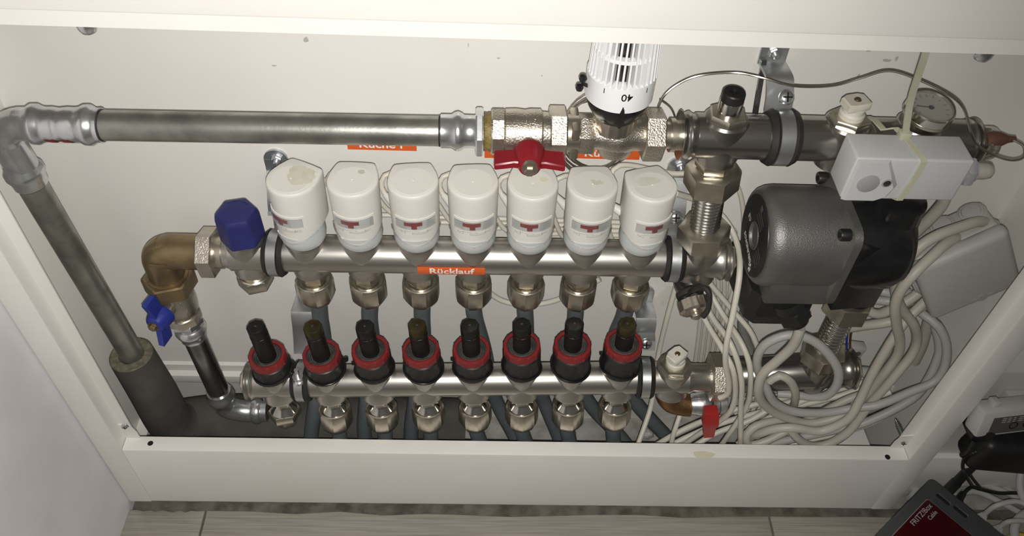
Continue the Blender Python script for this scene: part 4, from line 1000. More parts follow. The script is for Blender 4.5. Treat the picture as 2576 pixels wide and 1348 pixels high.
# bleed plug and drain cocks at the right of the manifolds
drp = thing('bleed_plug', 'white bleed plug in hexagon bush on right end of lower manifold', 'bleed valve', M=M2 @ T(XD2, 0, .019))
drain(M2 @ T(XD2, 0, .0193) @ R(40, 'Z'), drp, 1.0)
dc = thing('drain_cock', 'bronze elbow drain cock with chrome body and red lever under lower manifold', 'valve', M2 @ V((XD2, 0, -.04)))
d0 = M2 @ V((XD2, 0, -.018))
put(G().tube([d0, d0+V((0, -.001, -.010)), d0+V((.006, -.004, -.019)), d0+V((.018, -.006, -.022)), d0+V((.026, -.007, -.022))], [.0145, .0125], 24, 6).lathe([(.0150, -.004), (.0150, .004)], T(d0+V((0, 0, -.004))), 28), 'elbow', M_['bronze'], dc)
v0 = d0+V((.024, -.007, -.0205)); FV = frame(v0, (1, .02, .04))
put(G().lathe([(.0110, 0), (.0122, .003), (.0122, .006), (.0130, .008), (.0140, .014), (.0130, .020), (.0115, .022), (.0115, .030), (.0128, .031), (.0128, .038), (.0105, .039)], FV, 32), 'body', M_['zinc'], dc)
put(G().lathe([(.0134, .0215), (.0140, .0222), (.0134, .023)], FV, 28), 'seal_ring', M_['rubber'], dc)
sv = v0+V((.014, 0, 0))
ra, rb = P(1789, 1030, .034), P(1779, 1114, .028)
put(G().lathe([(.0072, 0), (.0072, .011), (.0055, .012), (.0055, .015)], frame(sv, V((ra.x, ra.y, ra.z-.008))-sv), 20), 'stem', M_['zinc'], dc)
dvec = (rb-ra).normalized(); Ml = frame(ra+dvec*.002, dvec, (1, 0, 0))
g = G().loft([[(x*w_, y*h_, z) for x, y in ((-1, -1), (-.8, -1.15), (.8, -1.15), (1, -1), (1, 1), (-1, 1))] for z, w_, h_ in ((-.002, .0068, .005), (.0, .0075, .0062), (.014, .0082, .0066), (.020, .0080, .0066), (.024, .0062, .0050), (.040, .0055, .0042), (.0415, .005, .0038))], Ml)
put(g, 'red_lever', M_['red_valve'], dc)
dk = thing('drain_valve', 'dark drain valve with knurled nickel cap under right end of upper manifold', 'valve', M1 @ V((XF1, 0, -.02)))
e0_ = M1 @ V((XF1-.006, -.002, -.019)); e1_ = P(1735, 738, .060); e2_ = P(1752, 792, .040)
put(G().tube([M1 @ V((XF1-.008, 0, -.012)), e0_+V((-.003, -.003, -.008)), e1_], .0105, 20, 6), 'outlet', M_['steel_dark'], dk)
FK = frame(e1_, e2_-e1_); n = 60
put(G().lathe([(.0125, -.002), (.0130, 0), (.0125, .003)], FK, 28), 'gasket', M_['rubber'], dk)
put(G().lathe([(.0078, 0), (.0078, .008)], FK, 24), 'neck', M_['nickel'], dk)
kn = put(G().loft([[((r_*(1+.05*(i % 5 < 2)))*math.cos(2*PI*i/n), (r_*(1+.05*(i % 5 < 2)))*math.sin(2*PI*i/n), z) for i in range(n)] for r_, z in ((.011, .006), (.0138, .0075), (.0138, .017), (.012, .019), (.006, .0195))], FK), 'knurled_cap', M_['nickel'], dk)
put(G().lathe([(.0052, .019), (.0060, .0205), (.0055, .024), (.003, .0255)], FK, 20), 'cap_button', M_['nickel'], dk)
k0, k1, k2, k3 = P(1728, 742, .055), P(1758, 722, .048), P(1783, 735, .040), P(1782, 775, .036)
put(G().tube([k0, k1, k2, k3, P(1768, 797, .034)], .0026, 10, 6), 'rubber_strap', M_['rubber'], dk)

# ------------------------------------------------------------------ relay box hung on a cable tie
bx0, bx1, by0, by1, bz0, bz1 = .6370, .7262, .030, .0605, .4805, .5210
rb_ = thing('thermostat_box', 'light grey plastic thermostat box tied in front of the header', 'control box', ((bx0+bx1)/2, by0, bz0))
def cbox(x0, x1, y0, y1, z0, z1, c):
    "box with chamfered lower right back and softened edges"
    return G().box(x0, x1, y0, y1, z0, z1, bev=c, seg=3)
put(cbox(bx0, bx1, by0, by1, bz0, bz1, .0022), 'housing', M_['box_grey'], rb_)
# raised cover plate on the left of the front with sloped step
zc0, zc1 = bz0-.0005, bz1-.001
put(G().loft([[(x, by0+.0005, z) for x, z in ((bx0+.001, zc0), (bx0+.001, zc1), (bx0+.026, zc1), (bx0+.040, zc0+.016), (bx0+.036, zc0+.004), (bx0+.027, zc0))], [(x, by0-.0026, z) for x, z in ((bx0+.003, zc0+.0015), (bx0+.002, zc1-.001), (bx0+.0235, zc1-.001), (bx0+.036, zc0+.015), (bx0+.033, zc0+.0055), (bx0+.0255, zc0+.0015))]]), 'cover', M_['box_grey'], rb_)
FRN = frame((bx0+.0150, by0-.0026, bz0+.0185), (0, -1, 0))
put(G().lathe([(.0084, 0), (.0084, .0005), (.0080, .0007)], FRN, 36), 'round_button', M_['disc_grey'], rb_)
FS = frame((bx0+.0290, by0-.0026, bz0+.0195), (0, -1, 0))
sr = put(G().lathe([(.0036, 0), (.0040, .0004), (.0036, .0006)], FS, 24), 'screw_recess', M_['disc_grey'], rb_)
put(G().lathe([(.0028, .0004), (.0028, .0008), (.001, .0011)], FS, 20), 'screw', M_['steel_dark'], sr)
FG = frame((bx1-.001, .046, .4985), (1, 0, 0))
gl = put(G().lathe([(.0120, 0), (.0120, .004), (.0105, .0045), (.0105, .007)], FG, 28).hexn(.0215, .006, .013, FG).lathe([(.0088, .0125), (.0088, .0155)], FG, 24), 'cable_gland', M_['disc_grey'], rb_)
put(G().lathe([(.0068, .0150), (.0068, .024), (.0058, .0285), (.0035, .0305), (.0, .031)], FG, 20), 'gland_plug', M_['cable_grey'], gl)
ct = thing('cable_tie', 'long pale cable tie strapped round the thermostat box, tail pointing up', 'cable tie', (.69, .045, .48))
th0 = P(2272, 330, .060)
tt = [P(2268, 325, .058), P(2292, 240, .047), P(2318, 170, .038), P(2336, 128, .030), P(2346, 98, .026)]
tt[4].y = .0265
put(G().strip([th0+V((0, -.004, .001)), P(2290, 255, .052), P(2312, 185, .045), P(2328, 135, .040), P(2334, 100, .037)], (1, .1, .05), .0052, .0013, cr=True), 'tail', M_['tie'], ct)
xx = .6795
put(G().strip([(xx-.004, by1+.003, bz1+.003), (xx, by1-.002, bz1+.0011), (xx+.006, by0+.003, bz1+.0011), (xx+.008, by0-.0008, bz1-.001), (xx+.007, by0-.0010, bz1-.02), (xx+.004, by0-.0010, bz0+.001), (xx+.003, by0+.003, bz0-.0011), (xx, by1, bz0-.0011)], (1, 0, .05), .0046, .0012), 'strap', M_['tie'], ct)
put(G().strip([(xx-.004, by1+.003, bz1+.003), (xx-.010, .068, .5185), (xx-.0135, .079, .5190), (xx-.014, .090, .514)], (1, .1, 0), .0048, .0013), 'strap', M_['tie'], ct)
put(G().box(-.0042, .0042, -.0036, .0036, -.003, .0035, T(th0+V((0, -.003, -.001))), bev=.0008), 'lock_head', M_['tie'], ct)

# ------------------------------------------------------------------ junction box with cables
jm = T(.8005, .078, .363) @ R(-34, 'Y') @ R(6, 'Z')
jb = thing('junction_box', 'grey square junction box hanging tilted at right of cabinet', 'junction box', M=jm)
hj = .0385
jy0, jy1 = -.020, .024
put(G().box(-hj, hj, jy0+.010, jy1, -hj, hj, bev=.004, seg=3), 'box_body', M_['jbox'], jb, local=True)
put(G().box(-hj-.003, hj+.003, jy0-.004, jy0+.0115, -hj-.003, hj+.003, bev=.0065, seg=4), 'lid', M_['jbox'], jb, local=True)
for k, xg in enumerate((-.026, .0, .026)):
    Fg = frame((xg, .0135, hj-.0005), (0, 0, 1))
    put(G().lathe([(.0125, 0), (.0118, .0008), (.0108, .0010), (.0100, .0022), (.0085, .0026), (.0075, .004), (.0045, .0045)], Fg, 28), 'cable_grommet', M_['jbox'], jb, local=True)
    Fg = frame((-hj+.0005, .0135, xg), (-1, 0, 0))
    put(G().lathe([(.0125, 0), (.0118, .0008), (.0108, .0010), (.0100, .0022), (.0085, .0026), (.0075, .004), (.0045, .0045)], Fg, 28), 'cable_grommet', M_['jbox'], jb, local=True)
put(G().lathe([(.0045, 0), (.0045, .0006)], frame((.005, jy0-.0042, -.034), (0, -1, 0)), 20).box(-.004, .014, jy0-.0044, jy0-.004, -.0355, -.0325), 'lid_slot', M_['disc_grey'], jb, local=True)

def cable(name, label, pts, r, m, group=None, sub=7):
    lay(name, label, [P(*p) for p in pts], r, m, group)
GB = 'thick grey cables in the cabinet'
cable('power_cable', 'thick beige cable arching from the upper grommet of the junction box', [(2506, 582, .085), (2480, 578, .080), (2439, 574, .070), (2341, 594, .058), (2273, 633, .052), (2247, 682, .052), (2243, 721, .053), (2263, 770, .058), (2292, 812, .06), (2304, 852, .06), (2293, 890, .055), (2259, 934, .048), (2218, 984, .042), (2174, 1034, .038), (2134, 1080, .036), (2085, 1108, .036), (2040, 1112, .037), (2003, 1093, .038), (1985, 1070, .040)], .0049, 'cable_grey', GB)
cable('power_cable', 'thick beige cable from the middle grommet crossing over the first one', [(2434, 621, .078), (2410, 622, .070), (2357, 646, .056), (2295, 688, .046), (2263, 728, .043), (2251, 770, .042), (2256, 819, .044), (2264, 861, .047), (2256, 897, .048), (2222, 950, .046), (2185, 1002, .042), (2140, 1040, .038), (2087, 1062, .036), (2021, 1068, .036), (1959, 1042, .036), (1922, 1002, .036), (1911, 962, .036), (1919, 932, .034), (1954, 905, .030), (1992, 872, .026), (2008, 842, .025), (2013, 825, .0265)], .0049, 'cable_grey', GB)
cable('power_cable', 'thick beige cable running down from the thermostat box behind the pump', [(2376, 470, .062), (2372, 512, .066), (2310, 585, .078), (2262, 640, .088), (2235, 690, .095), (2215, 735, .10), (2185, 770, .10), (2186, 789, .09), (2212, 796, .083), (2249, 777, .080), (2299, 748, .082), (2335, 720, .085)], .0052, 'cable_grey', GB)
cable('power_cable', 'beige cable coming out from behind the ribbed pump connector', [(2100, 828, .095), (2137, 822, .088), (2187, 811, .080), (2237, 802, .075), (2290, 785, .075), (2345, 752, .082)], .0050, 'cable_grey', GB)
cable('power_cable', 'beige cable slanting from junction box bottom down to the left', [(2336, 742, .080), (2300, 782, .070), (2271, 819, .062), (2243, 860, .055), (2193, 940, .044), (2162, 997, .038), (2125, 1045, .034), (2062, 1074, .033), (1995, 1066, .033), (1940, 1070, .036), (1900, 1086, .04), (1880, 1108, .042)], .0048, 'cable_grey', GB)
cable('power_cable', 'cool grey cable making the wide outer loop at the right', [(2305, 775, .085), (2325, 792, .075), (2358, 818, .065), (2380, 863, .058), (2377, 919, .052), (2349, 959, .048), (2280, 984, .044), (2203, 1008, .040), (2094, 1037, .036), (2000, 1034, .035), (1940, 1008, .036), (1912, 965, .038), (1902, 915, .040), (1924, 868, .042), (1982, 843, .042), (2035, 852, .042), (2076, 882, .038), (2105, 926, .034), (2102, 964, .034), (2072, 992, .038), (2018, 1000, .046), (1955, 996, .052)], .0046, 'cable_cool', GB)
cable('power_cable', 'grey cable running inside the wide outer loop to the rail', [(2352, 820, .080), (2362, 860, .072), (2361, 894, .066), (2337, 950, .058), (2296, 1002, .052), (2187, 1060, .044), (2125, 1079, .042), (2040, 1098, .040), (1960, 1112, .038), (1920, 1124, .034)], .0048, 'cable_cool', GB)
cable('power_cable', 'short curled beige cable loop under the lower header tube', [(1935, 958, .030), (1960, 944, .029), (1988, 959, .029), (2001, 988, .033), (1996, 1018, .048), (1980, 1048, .05)], .0042, 'cable_grey', GB)
cable('power_cable', 'beige cable bending at bottom left of the cable heap', [(2000, 1050, .05), (1950, 1062, .045), (1895, 1082, .040), (1878, 1098, .038), (1885, 1110, .038), (1930, 1102, .038), (2000, 1074, .042), (2060, 1046, .046), (2130, 1010, .05), (2200, 985, .055)], .0046, 'cable_grey', GB)
for k, (pa, pb) in enumerate((((2190, 720, .10), (2245, 735, .09)), ((2185, 750, .10), (2245, 762, .088)))):
    cable('power_cable', ['upper', 'lower'][k]+' stub of grey cable seen between pump and crossing cables', [pa, ((pa[0]+pb[0])/2, (pa[1]+pb[1])/2-1, .095), pb, (pb[0]+45, pb[1]+2, .09)], .0048, 'cable_cool', GB)
cable('power_cable', 'dark beige cable hanging behind the loops below the junction box', [(2340, 790, .10), (2330, 830, .10), (2318, 872, .10), (2300, 910, .10)], .0058, 'cable_grey', GB)
GW = 'thin white cables fanning down to the floor'
wh = [('first thin white cable, crossing the others in front of the union nut', [(1700, 487, .10), (1748, 502, .112), (1800, 528, .115), (1842, 580, .105), (1862, 640, .085), (1864, 700, .060), (1848, 780, .042), (1829, 860, .030), (1826, 913, .028), (1836, 965, .028), (1832, 990, .029), (1812, 1000, .031)]),
      ('thin white cable turning left above the red drain lever', [(1752, 705, .11), (1771, 795, .085), (1822, 884, .045), (1847, 942, .030), (1845, 1020, .030), (1808, 1060, .036), (1740, 1100, .045), (1700, 1125, .05)]),
      ('thin white cable hanging straight down past the red drain lever', [(1760, 705, .11), (1784, 786, .085), (1837, 864, .046), (1862, 950, .030), (1863, 1040, .030), (1863, 1130, .032)]),
      ('thin white cable swinging right then back under the heap', [(1770, 705, .112), (1813, 782, .088), (1868, 868, .05), (1889, 940, .034), (1881, 1018, .034), (1830, 1098, .036), (1808, 1128, .038)]),
      ('rightmost thin white cable running behind the coiled grey cable', [(1778, 705, .115), (1845, 783, .10), (1888, 835, .085), (1910, 890, .075), (1925, 960, .07), (1920, 1030, .06)]),
      ('thin white cable alone at left passing behind the right clamp', [(1700, 722, .112), (1678, 800, .104), (1655, 900, .098), (1640, 1010, .075), (1622, 1070, .055), (1602, 1125, .036)]),
      ('thin white cable dropping left of the red drain lever', [(1722, 1010, .075), (1705, 1060, .055), (1692, 1100, .045), (1688, 1128, .04)]),
      ('thin white cable sagging between the nuts under upper manifold', [(1222, 728, .118), (1260, 755, .118), (1320, 767, .118), (1390, 758, .118), (1450, 732, .118), (1510, 702, .118)])]
for l, pts in wh: cable('signal_cable', l, pts, .0029, 'cable_white', GW)
# heap of thin cables on the screed, each its own run
hp = [[(1640, 1126, .05), (1720, 1080, .06), (1820, 1040, .075), (1930, 1010, .08), (2060, 985, .085), (2240, 930, .09)],
      [(1690, 1126, .045), (1790, 1075, .06), (1900, 1040, .07), (2020, 1016, .075), (2150, 975, .08), (2260, 930, .08)],
      [(1740, 1126, .044), (1800, 1090, .055), (1880, 1060, .06), (1960, 1020, .07), (2100, 985, .08), (2230, 945, .085)],
      [(1860, 1124, .04), (1900, 1080, .05), (1960, 1040, .055), (2040, 1000, .06), (2140, 960, .065)],
      [(1935, 1126, .04), (1990, 1098, .045), (2060, 1064, .05), (2150, 1020, .055), (2240, 985, .06)],
      [(1960, 1126, .04), (2030, 1108, .042), (2110, 1090, .045), (2200, 1060, .05), (2290, 1010, .06)]]
hl = ['lowest thin cream cable in the heap along the rail', 'second thin cream cable in the heap above the rail', 'third thin cream cable in the heap, beside the red lever', 'cream cable rising steeply in the middle of the heap', 'cream cable under the big beige loops', 'cream cable close behind the rail on the right']
for l, pts in zip(hl, hp): cable('signal_cable', l, pts, .0034, 'cable_white', GW)
for k in range(9):
    o = (k-4)*9; pts = [(1890+o*.6, 1120, .05), (1905+o, 1085, .07-.003*(k % 3)), (1925+o*1.2, 1040, .085), (1950+o*1.6, 1000, .09)]
    cable('signal_cable', f'{["first","second","third","fourth","fifth","sixth","seventh","eighth","ninth"][k]} strand from the left of the white cable bundle behind the heap', pts, .0026, 'cable_white', GW)
cable('conduit', 'flat grey conduit curving down behind the pump terminal box', [(1885, 760, .120), (1870, 800, .119), (1872, 845, .118), (1890, 890, .116), (1915, 935, .114)], .0062, 'conduit')
# blue and brown cores with a terminal block
for nm, m, o, l in (('core_wire', 'blue_plastic', 0, 'thin blue wire behind the ribbed pump connector'), ('core_wire', 'bronze', 9, 'thin brown wire behind the ribbed pump connector')):
    cable(nm, l, [(2170+o, 775, .10), (2150+o, 800, .095), (2135+o, 830, .09), (2130+o, 870, .085), (2134+o, 905, .08)], .0012, m)
p = P(2148, 885, .09)
t = thing('terminal_block', 'translucent white terminal block beside end of the lower header', 'terminal block', p)
put(G().box(-.008, .008, -.005, .006, -.012, .012, T(p) @ R(8, 'Y'), bev=.0015), 'block', M_['jbox'], t)
put(G().lathe([(.0035, 0), (.0035, .001)], frame(p+V((.001, -.005, .004)), (0, -1, 0)), 14), 'screw', M_['steel_dark'], t)
p = P(2160, 935, .075)
tag(put(G().lathe([(.006, 0), (.0062, .008), (.0052, .016), (.003, .018)], frame(p, (1, 0, -.1)), 16), 'wire_ferrule', M_['jbox']), 'small beige sleeve poking out right of the lower header end', 'sleeve')
# rubble on the screed
for k, (px, py, y, s) in enumerate(((1570, 1085, .10, .013), (1640, 1050, .115, .009), (1360, 1090, .095, .008), (1130, 1085, .10, .009), (1700, 1060, .10, .011), (1440, 1050, .115, .008), (980, 1098, .07, .007))):
    p = P(px, py, y); p.z = -.012
    n = 8; rg = []
    for z, r_ in ((0, .8), (.35, 1), (.8, .75), (1, .3)): rg.append([(s*r_*(1+.5*noise.noise(V((math.cos(2*PI*i/n)*2+k, math.sin(2*PI*i/n)*2, z+k))))*math.cos(2*PI*i/n), s*r_*(1+.5*noise.noise(V((math.cos(2*PI*i/n)*2, math.sin(2*PI*i/n)*2+k, z))))*math.sin(2*PI*i/n), s*z) for i in range(n)])
    tag(put(G().loft(rg, T(p)), 'concrete_chunk', M_['rubble'], sharp=20), 'broken bit of pale concrete on the screed '+['right of the last lower pipe', 'behind the last lower pipe', 'between the sixth and seventh pipes', 'behind the fourth lower nut', 'under the bronze drain elbow', 'deep behind the seventh pipe', 'beside the third lower nut'][k], 'rubble', 'concrete chunks')
# stain and scuffs on the back panel
FBK = Matrix(((1, 0, 0, 0), (0, 0, -1, D), (0, 1, 0, 0), (0, 0, 0, 1)))
p = P(1682, 745, D); put(G().poly(blob(p.x, p.z, .010, .016, 5.5, 40, .3), 0, .0001, FBK), 'limescale_stain', M_['panel_stain'], cab)
for k, (px, py, a, b) in enumerate(((1178, 114, .0004, .0022), (2232, 152, .0035, .0014), (2255, 147, .0016, .0028), (2160, 190, .0011, .0018), (1254, 146, .0012, .0008), (1363, 190, .0006, .0006), (770, 100, .0018, .0022), (690, 165, .0022, .0006), (2185, 128, .002, .0005))):
    p = P(px, py, D); put(G().poly(blob(p.x, p.z, a, b, k*1.7, 20, .4), 0, .0001, FBK), 'scuff_mark', M_['scuff'], cab)
# printed earth symbol on the back panel
p = P(1835, 735, D-.0001)
g = G().tube([(p.x+.0085*math.cos(a), D-.0001, p.z+.0085*math.sin(a)) for a in [2*PI*k/28 for k in range(28)]], .00025, 4, 1, closed=True)
g.box(p.x-.0002, p.x+.0002, D-.0003, D, p.z, p.z+.005).box(p.x-.005, p.x+.005, D-.0003, D, p.z-.0002, p.z+.0002).box(p.x-.0033, p.x+.0033, D-.0003, D, p.z-.0020, p.z-.0016).box(p.x-.0018, p.x+.0018, D-.0003, D, p.z-.0038, p.z-.0034)
put(g, 'earth_symbol', M_['print_grey'], cab)

# ------------------------------------------------------------------ floor corner at the right: router, adapters, cables
RZ = .055
rbp = PZ(2344, 1199, RZ)
e1 = V((math.cos(math.radians(219)), math.sin(math.radians(219)), 0)); e2 = V((math.cos(math.radians(312)), math.sin(math.radians(312)), 0))
e2 = (e2 - e1*e1.dot(e2)).normalized()
MR = Matrix(((e2.x, e1.x, 0, rbp.x), (e2.y, e1.y, 0, rbp.y), (0, 0, 1, 0), (0, 0, 0, 1)))
# local frame: +x along the socket edge, +y along the left edge; keep right handed by mirroring z order
ro = thing('internet_router', 'dark grey router with dark red top panel lying on the floor', 'router', rbp+V((.05, -.06, -RZ)))
def rl(x, y, z): return rbp+e2*x+e1*y+V((0, 0, z-RZ))
def rslab(x0, x1, y0, y1, z0, z1, ch=.002, rc=.006):
    def ring(i, z):
        pts = []
        for cx, cy, a0 in ((x1-rc, y1-rc, 0), (x0+rc, y1-rc, 90), (x0+rc, y0+rc, 180), (x1-rc, y0+rc, 270)):
            for k in range(5): a = math.radians(a0+22.5*k); pts.append(rl(cx+(rc-i)*math.cos(a), cy+(rc-i)*math.sin(a), z))
        return pts
    return G().loft([ring(ch, z0), ring(0, z0+ch), ring(0, z1-ch), ring(ch*.3, z1-ch*.3), ring(ch, z1)])
put(rslab(0, .225, 0, .16, .014, RZ), 'case', M_['router_grey'], ro)
rc_ = PZ(2333, 1255, RZ)-rbp; cx_, cy_ = rc_.dot(e2), rc_.dot(e1)
put(rslab(cx_, .20, cy_, .15, RZ-.002, RZ+.0008, .0005, .003), 'red_panel', M_['router_red'], ro)
g = rslab(cx_-.0006, .2006, cy_-.0006, .1506, RZ-.002, RZ+.0003, .0003, .003); put(g, 'panel_trim', M_['disc_grey'], ro)
for (a, b) in (((2355, 1244), (2389, 1269)), ((2397, 1275), (2434, 1300))):
    p0, p1 = PZ(*a, RZ)-rbp, PZ(*b, RZ)-rbp
    y0 = (p0.dot(e1)+p1.dot(e1))/2
    put(rslab(p0.dot(e2), p1.dot(e2), y0-.0022, y0+.0022, RZ-.002, RZ+.0003, .0002, .002), 'vent_slot', M_['dark_hole'], ro)
    put(rslab(p0.dot(e2)+.001, p1.dot(e2), y0-.0034, y0-.0024, RZ-.002, RZ+.0006, .0002, .0004), 'slot_trim', M_['zinc'], ro)
for body, px, sz in (('FRITZ!Box', (2318, 1294), .0085), ('Cable', (2346, 1296), .0065)):
    c = PZ(*px, RZ+.001); tg = text_g(body, sz, .00005, bold=.00008); tg.mapv(lambda p: c-e1*p.x-e2*p.y+V((0, 0, p.z))); put(tg, 'lettering', M_['disc_grey'], ro)
for x in (.02, .2):
    for y in (.02, .14): put(G().lathe([(.006, 0), (.006, .016)], T(rl(x, y, 0)), 12), 'foot', M_['black_plastic'], ro)
an0, an1 = rl(.0215, -.001, .046), PZ(2452, 1166, .060)
put(G().lathe([(.0062, 0), (.0062, .02), (.0055, .021), (.0055, (an1-an0).length-.003), (.004, (an1-an0).length), (.0, (an1-an0).length+.0005)], frame(an0, an1-an0), 20), 'antenna', M_['black_plastic'], ro)
def flo(name, label, pts, r, m, group=None):
    lay(name, label, [PZ(*p) for p in pts], r, m, group, zmin=0)
# power plug and lead
pw = thing('power_lead', 'thin black lead plugged into the router beside its antenna', 'cable', rl(.06, -.01, .03))
pp0, pp1 = rl(.037, .001, .040), rl(.035, -.016, .042)
put(G().lathe([(.005, 0), (.005, .010), (.0042, .013), (.0035, .022)], frame(pp0, pp1-pp0), 16), 'plug', M_['black_plastic'], pw)
put(G().tube([pp1, PZ(2442, 1226, .044), PZ(2465, 1230, .042), PZ(2510, 1240, .040), PZ(2560, 1240, .040), PZ(2620, 1245, .04)], .0021, 8, 7), 'lead', M_['black_plastic'], pw)
put(G().tube([PZ(2470, 1232, .043), PZ(2448, 1205, .046), PZ(2436, 1186, .050)], .0018, 8, 6), 'branch_lead', M_['black_plastic'], pw)
for k, (x, m, l) in enumerate(((.064, 'adapter_white', 'white network plug in the router'), (.0835, 'cable_cool', 'grey network plug in the router'), (.0985, 'yellow_plug', 'yellow network plug in the router'))):
    t = thing('network_cable', l+', cable bending to the right', 'cable', rl(x, -.01, .02), group='network plugs in the router')
    g = G(); z0, z1 = .026, .040
    g.loft([[rl(x-.006, y, z0), rl(x+.006, y, z0), rl(x+.006, y, z1), rl(x-.006, y, z1)] for y in (.004, -.011)])
    put(g, 'plug', M_[m], t)
    g = G()
    for q in range(4): 
        s = .0058-.0008*q; g.loft([[rl(x-s, y, .033-s), rl(x+s, y, .033-s), rl(x+s, y, .033+s), rl(x-s, y, .033+s)] for y in (-.011-.003*q, -.0132-.003*q)])
    put(g, 'boot', M_[m], t)
    s0 = rl(x, -.020, .033)
    put(G().tube([rl(x, -.010, .033), s0, s0-e1*.008+e2*.003+V((0, 0, .004+.009*(2-k))), s0-e1*(.014+.008*(2-k))+e2*.020+V((0, 0, .006+.010*(2-k))), s0-e1*(.012+.008*(2-k))+e2*.055+V((0, 0, .010*(2-k))), s0-e1*(.01+.008*(2-k))+e2*.12+V((0, 0, -.006+.010*(2-k)))], .003, 10, 6), 'cord', M_[m], t)
# coiled white cables on the tiles
arc = [[(2290, 1228, .006), (2330, 1186, .006), (2395, 1164, .006), (2470, 1172, .006), (2545, 1202, .006), (2610, 1250, .006)],
       [(2285, 1250, .006), (2325, 1208, .007), (2400, 1188, .007), (2480, 1200, .007), (2560, 1235, .007), (2620, 1280, .007)],
       [(2360, 1225, .012), (2420, 1203, .012), (2500, 1218, .012), (2570, 1250, .012), (2620, 1290, .012)],
       [(2400, 1222, .018), (2450, 1214, .018), (2520, 1234, .018), (2590, 1270, .018)],
       [(2420, 1240, .022), (2460, 1238, .022), (2530, 1270, .022), (2600, 1310, .022)]]
for k, pts in enumerate(arc): flo('network_cable', ['outermost', 'second', 'third', 'fourth', 'innermost'][k]+' turn of white cable coiled on the floor behind the router', pts, .0038, 'adapter_white', 'coiled cables behind the router')
flo('network_cable', 'white cable loop standing at the right picture edge above the plugs', [(2600, 1160, .09), (2574, 1175, .085), (2565, 1210, .075), (2570, 1245, .065), (2590, 1275, .055)], .004, 'adapter_white', 'coiled cables behind the router')
flo('network_cable', 'white cable bundle edge at the lower right picture corner', [(2600, 1280, .05), (2568, 1300, .048), (2556, 1330, .046), (2560, 1360, .044)], .005, 'adapter_white', 'coiled cables behind the router')
# power strip on the wall with adapters
ps = thing('power_strip', 'white power strip fixed to the wall behind the adapters', 'power strip', (.94, .03, .19))
put(G().box(.902, 1.10, .018, .0395, .178, .214, bev=.003), 'strip', M_['adapter_white'], ps)
for x in (.925, .97): put(G().lathe([(.015, 0), (.015, .0008), (.013, .001), (.013, .0004)], frame((x, .018, .196), (0, -1, 0)), 28), 'socket', M_['adapter_white'], ps)
p = P(2435, 1060, .012)
t = thing('mains_plug', 'black round mains plug between cabinet post and white adapter', 'plug', (p.x, .01, p.z))
put(G().lathe([(.0135, -.016), (.0140, -.012), (.0135, .004), (.0110, .012), (.006, .014)], frame((p.x+.007, .004, p.z+.004), (0, -1, -.1)), 24), 'plug_body', M_['black_plastic'], t)
put(G().tube([(p.x+.001, -.008, p.z-.004), (p.x, -.012, p.z-.018), (p.x+.006, -.004, p.z-.04)], .003, 8, 5), 'lead', M_['black_plastic'], t)
A = P(2480, 1040, -.004)
t = thing('power_adapter', 'white block power adapter with dark rating label underneath front', 'adapter', (A.x+.04, .0, A.z-.02))
Mx = T(A) @ R(8, 'Z') @ R(-14, 'X')
put(G().box(0, .095, 0, .020, -.0340, 0, Mx, bev=.003), 'case', M_['adapter_white'], t)
lb = put(G().box(.012, .09, -.0003, .0005, -.030, -.008, Mx), 'rating_label', M_['print_dim'], t)
g = G()
for k in range(3):
    for q in range(10): g.box(.022+q*.006, .0265+q*.006-.001*(q % 3), -.0006, -.0002, -.0105-.0025*k, -.0095-.0025*k, Mx)
put(g, 'label_print', M_['disc_grey'], lb)
g = G().tube([Mx @ V((.037+.0042*math.cos(a), -.0006, -.021+.0042*math.sin(a))) for a in [2*PI*k/16 for k in range(16)]], .0006, 5, 1, closed=True)
g.tube([Mx @ V((.052+.0042*math.cos(a), -.0006, -.021+.0042*math.sin(a))) for a in [2*PI*k/16 for k in range(16)]], .0006, 5, 1, closed=True); put(g, 'label_mark', M_['print_black'], lb)
put(G().box(.012, .020, .006, .016, -.001, .006, Mx, bev=.001), 'top_clip', M_['adapter_white'], t)
B = P(2475, 1110, -.002)
t = thing('power_adapter', 'rounded black power adapter hanging under the white one', 'adapter', (B.x+.04, .0, B.z-.03))
Mx = T(B) @ R(8, 'Y')
put(G().box(0, .10, -.012, .026, -.044, .006, Mx, bev=.011, seg=5), 'case', M_['black_plastic'], t)
c0b = P(2478, 1128, -.004); c1b = P(2440, 1142, -.004)
pr_b = []
for k in range(6): pr_b += [(.0040-.0003*k, k*.003), (.0044-.0003*k, k*.003+.001), (.0034-.0003*k, k*.003+.002)]
put(G().lathe(pr_b, frame(c0b, c1b-c0b), 14), 'strain_relief', M_['black_plastic'], t)
put(G().tube([c1b, P(2428, 1150, -.004), P(2422, 1175, -.006), P(2432, 1200, -.01), PZ(2446, 1222, .045)], .0019, 8, 6), 'lead', M_['black_plastic'], t)

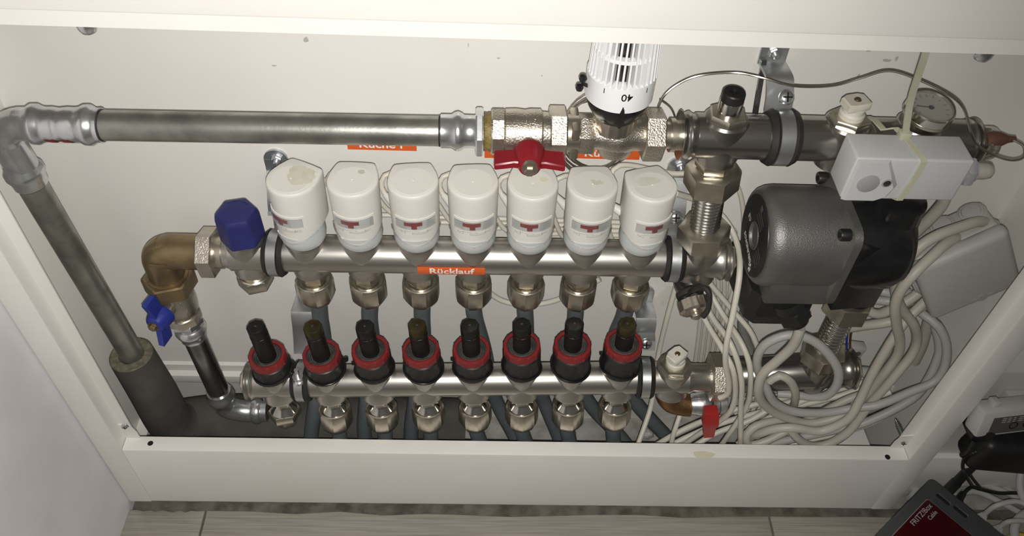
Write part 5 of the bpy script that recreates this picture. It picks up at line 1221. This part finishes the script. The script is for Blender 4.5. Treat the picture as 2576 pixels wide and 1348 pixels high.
# ------------------------------------------------------------------ settle the loose cables so that none runs through another or through a fixture, then build them
from mathutils.bvhtree import BVHTree
from mathutils.kdtree import KDTree
def solid(names):
    vs, fs = [], []
    st = [o for o in bpy.data.objects if o.parent is None and o.name.split('.')[0] in names]
    while st:
        o = st.pop(); st += list(o.children)
        if o.type == 'MESH' and o.name.split('.')[0] not in ('window_pane', 'scale_print', 'plate_print'):
            M = wmat(o); b = len(vs); vs += [M @ v.co for v in o.data.vertices]; fs += [[b+i for i in p.vertices] for p in o.data.polygons]
    return BVHTree.FromPolygons(vs, fs)
FIX = solid(('pump_inlet_header', 'circulation_pump', 'return_manifold', 'supply_manifold', 'junction_box', 'valve_actuator', 'mixing_header', 'manifold_bracket', 'thermostat_box', 'flexible_connector', 'drain_cock', 'drain_valve', 'mounting_plate', 'flow_meter', 'compression_fitting', 'heating_pipe', 'bleed_plug', 'internet_router', 'terminal_block', 'core_wire', 'network_cable', 'power_lead', 'power_adapter'))
idx = []
for ci, c in enumerate(CABLES):
    c['o'] = [p.copy() for p in c['p']]
    idx += [(ci, k) for k in range(len(c['p']))]
for it in range(70):
    kd = KDTree(len(idx))
    for n, (ci, k) in enumerate(idx): kd.insert(CABLES[ci]['p'][k], n)
    kd.balance()
    mv = [V((0, 0, 0)) for _ in idx]
    for n, (ci, k) in enumerate(idx):
        c = CABLES[ci]; p = c['p'][k]
        for q, m_, d in kd.find_range(p, c['r']+.0068):
            cj, kj = idx[m_]
            if cj == ci and abs(kj-k) < 8: continue
            need = c['r']+CABLES[cj]['r']+.0007
            if d < need:
                dr = (p-q) if d > 1e-5 else V((.2, 1 if ci < cj else -1, .3))
                # layers pile up mainly towards or away from the viewer
                dr = V((dr.x*.5, dr.y+(.0012 if (ci < cj) == (dr.y >= 0) else 0)*(1 if dr.y >= 0 else -1), dr.z)).normalized()
                mv[n] += dr*(need-d)*.5
        if 3 < k < len(c['p'])-4 and it < 66:
            loc, nor, fi, d = FIX.find_nearest(p, .02)
            if loc is not None:
                side = (p-loc).dot(nor)
                if side < 0: mv[n] += nor*min(.003, d+c['r'])
                elif d < c['r']+.0003: mv[n] += nor*(c['r']+.0003-d)
    base = 0
    for c in CABLES:
        L_ = len(c['p'])
        for k in range(L_):
            v_ = mv[base+k]
            if v_.length > .004: v_ = v_.normalized()*.004
            c['p'][k] = c['p'][k]+v_
        dp = [c['p'][k]-c['o'][k] for k in range(L_)]
        for k in range(L_):
            a, b = dp[max(k-1, 0)], dp[min(k+1, L_-1)]
            d_ = dp[k]*.55+(a+b)*.225
            p = c['o'][k]+d_
            if c['zmin'] is None:
                p.y = min(p.y, D-c['r']-.0003)
                if p.z < ZB+.004: p.y = max(p.y, YF+.0016+c['r'])
                p.x = min(p.x, SXR-c['r'])
            else: p.z = max(p.z, c['zmin']+c['r'])
            c['p'][k] = p
        base += L_
for c in CABLES:
    tag(put(G().tube(c['p'], c['r'], 10, 1, cr=False), c['name'], M_[c['m']]), c['label'], 'cable', c['group'])
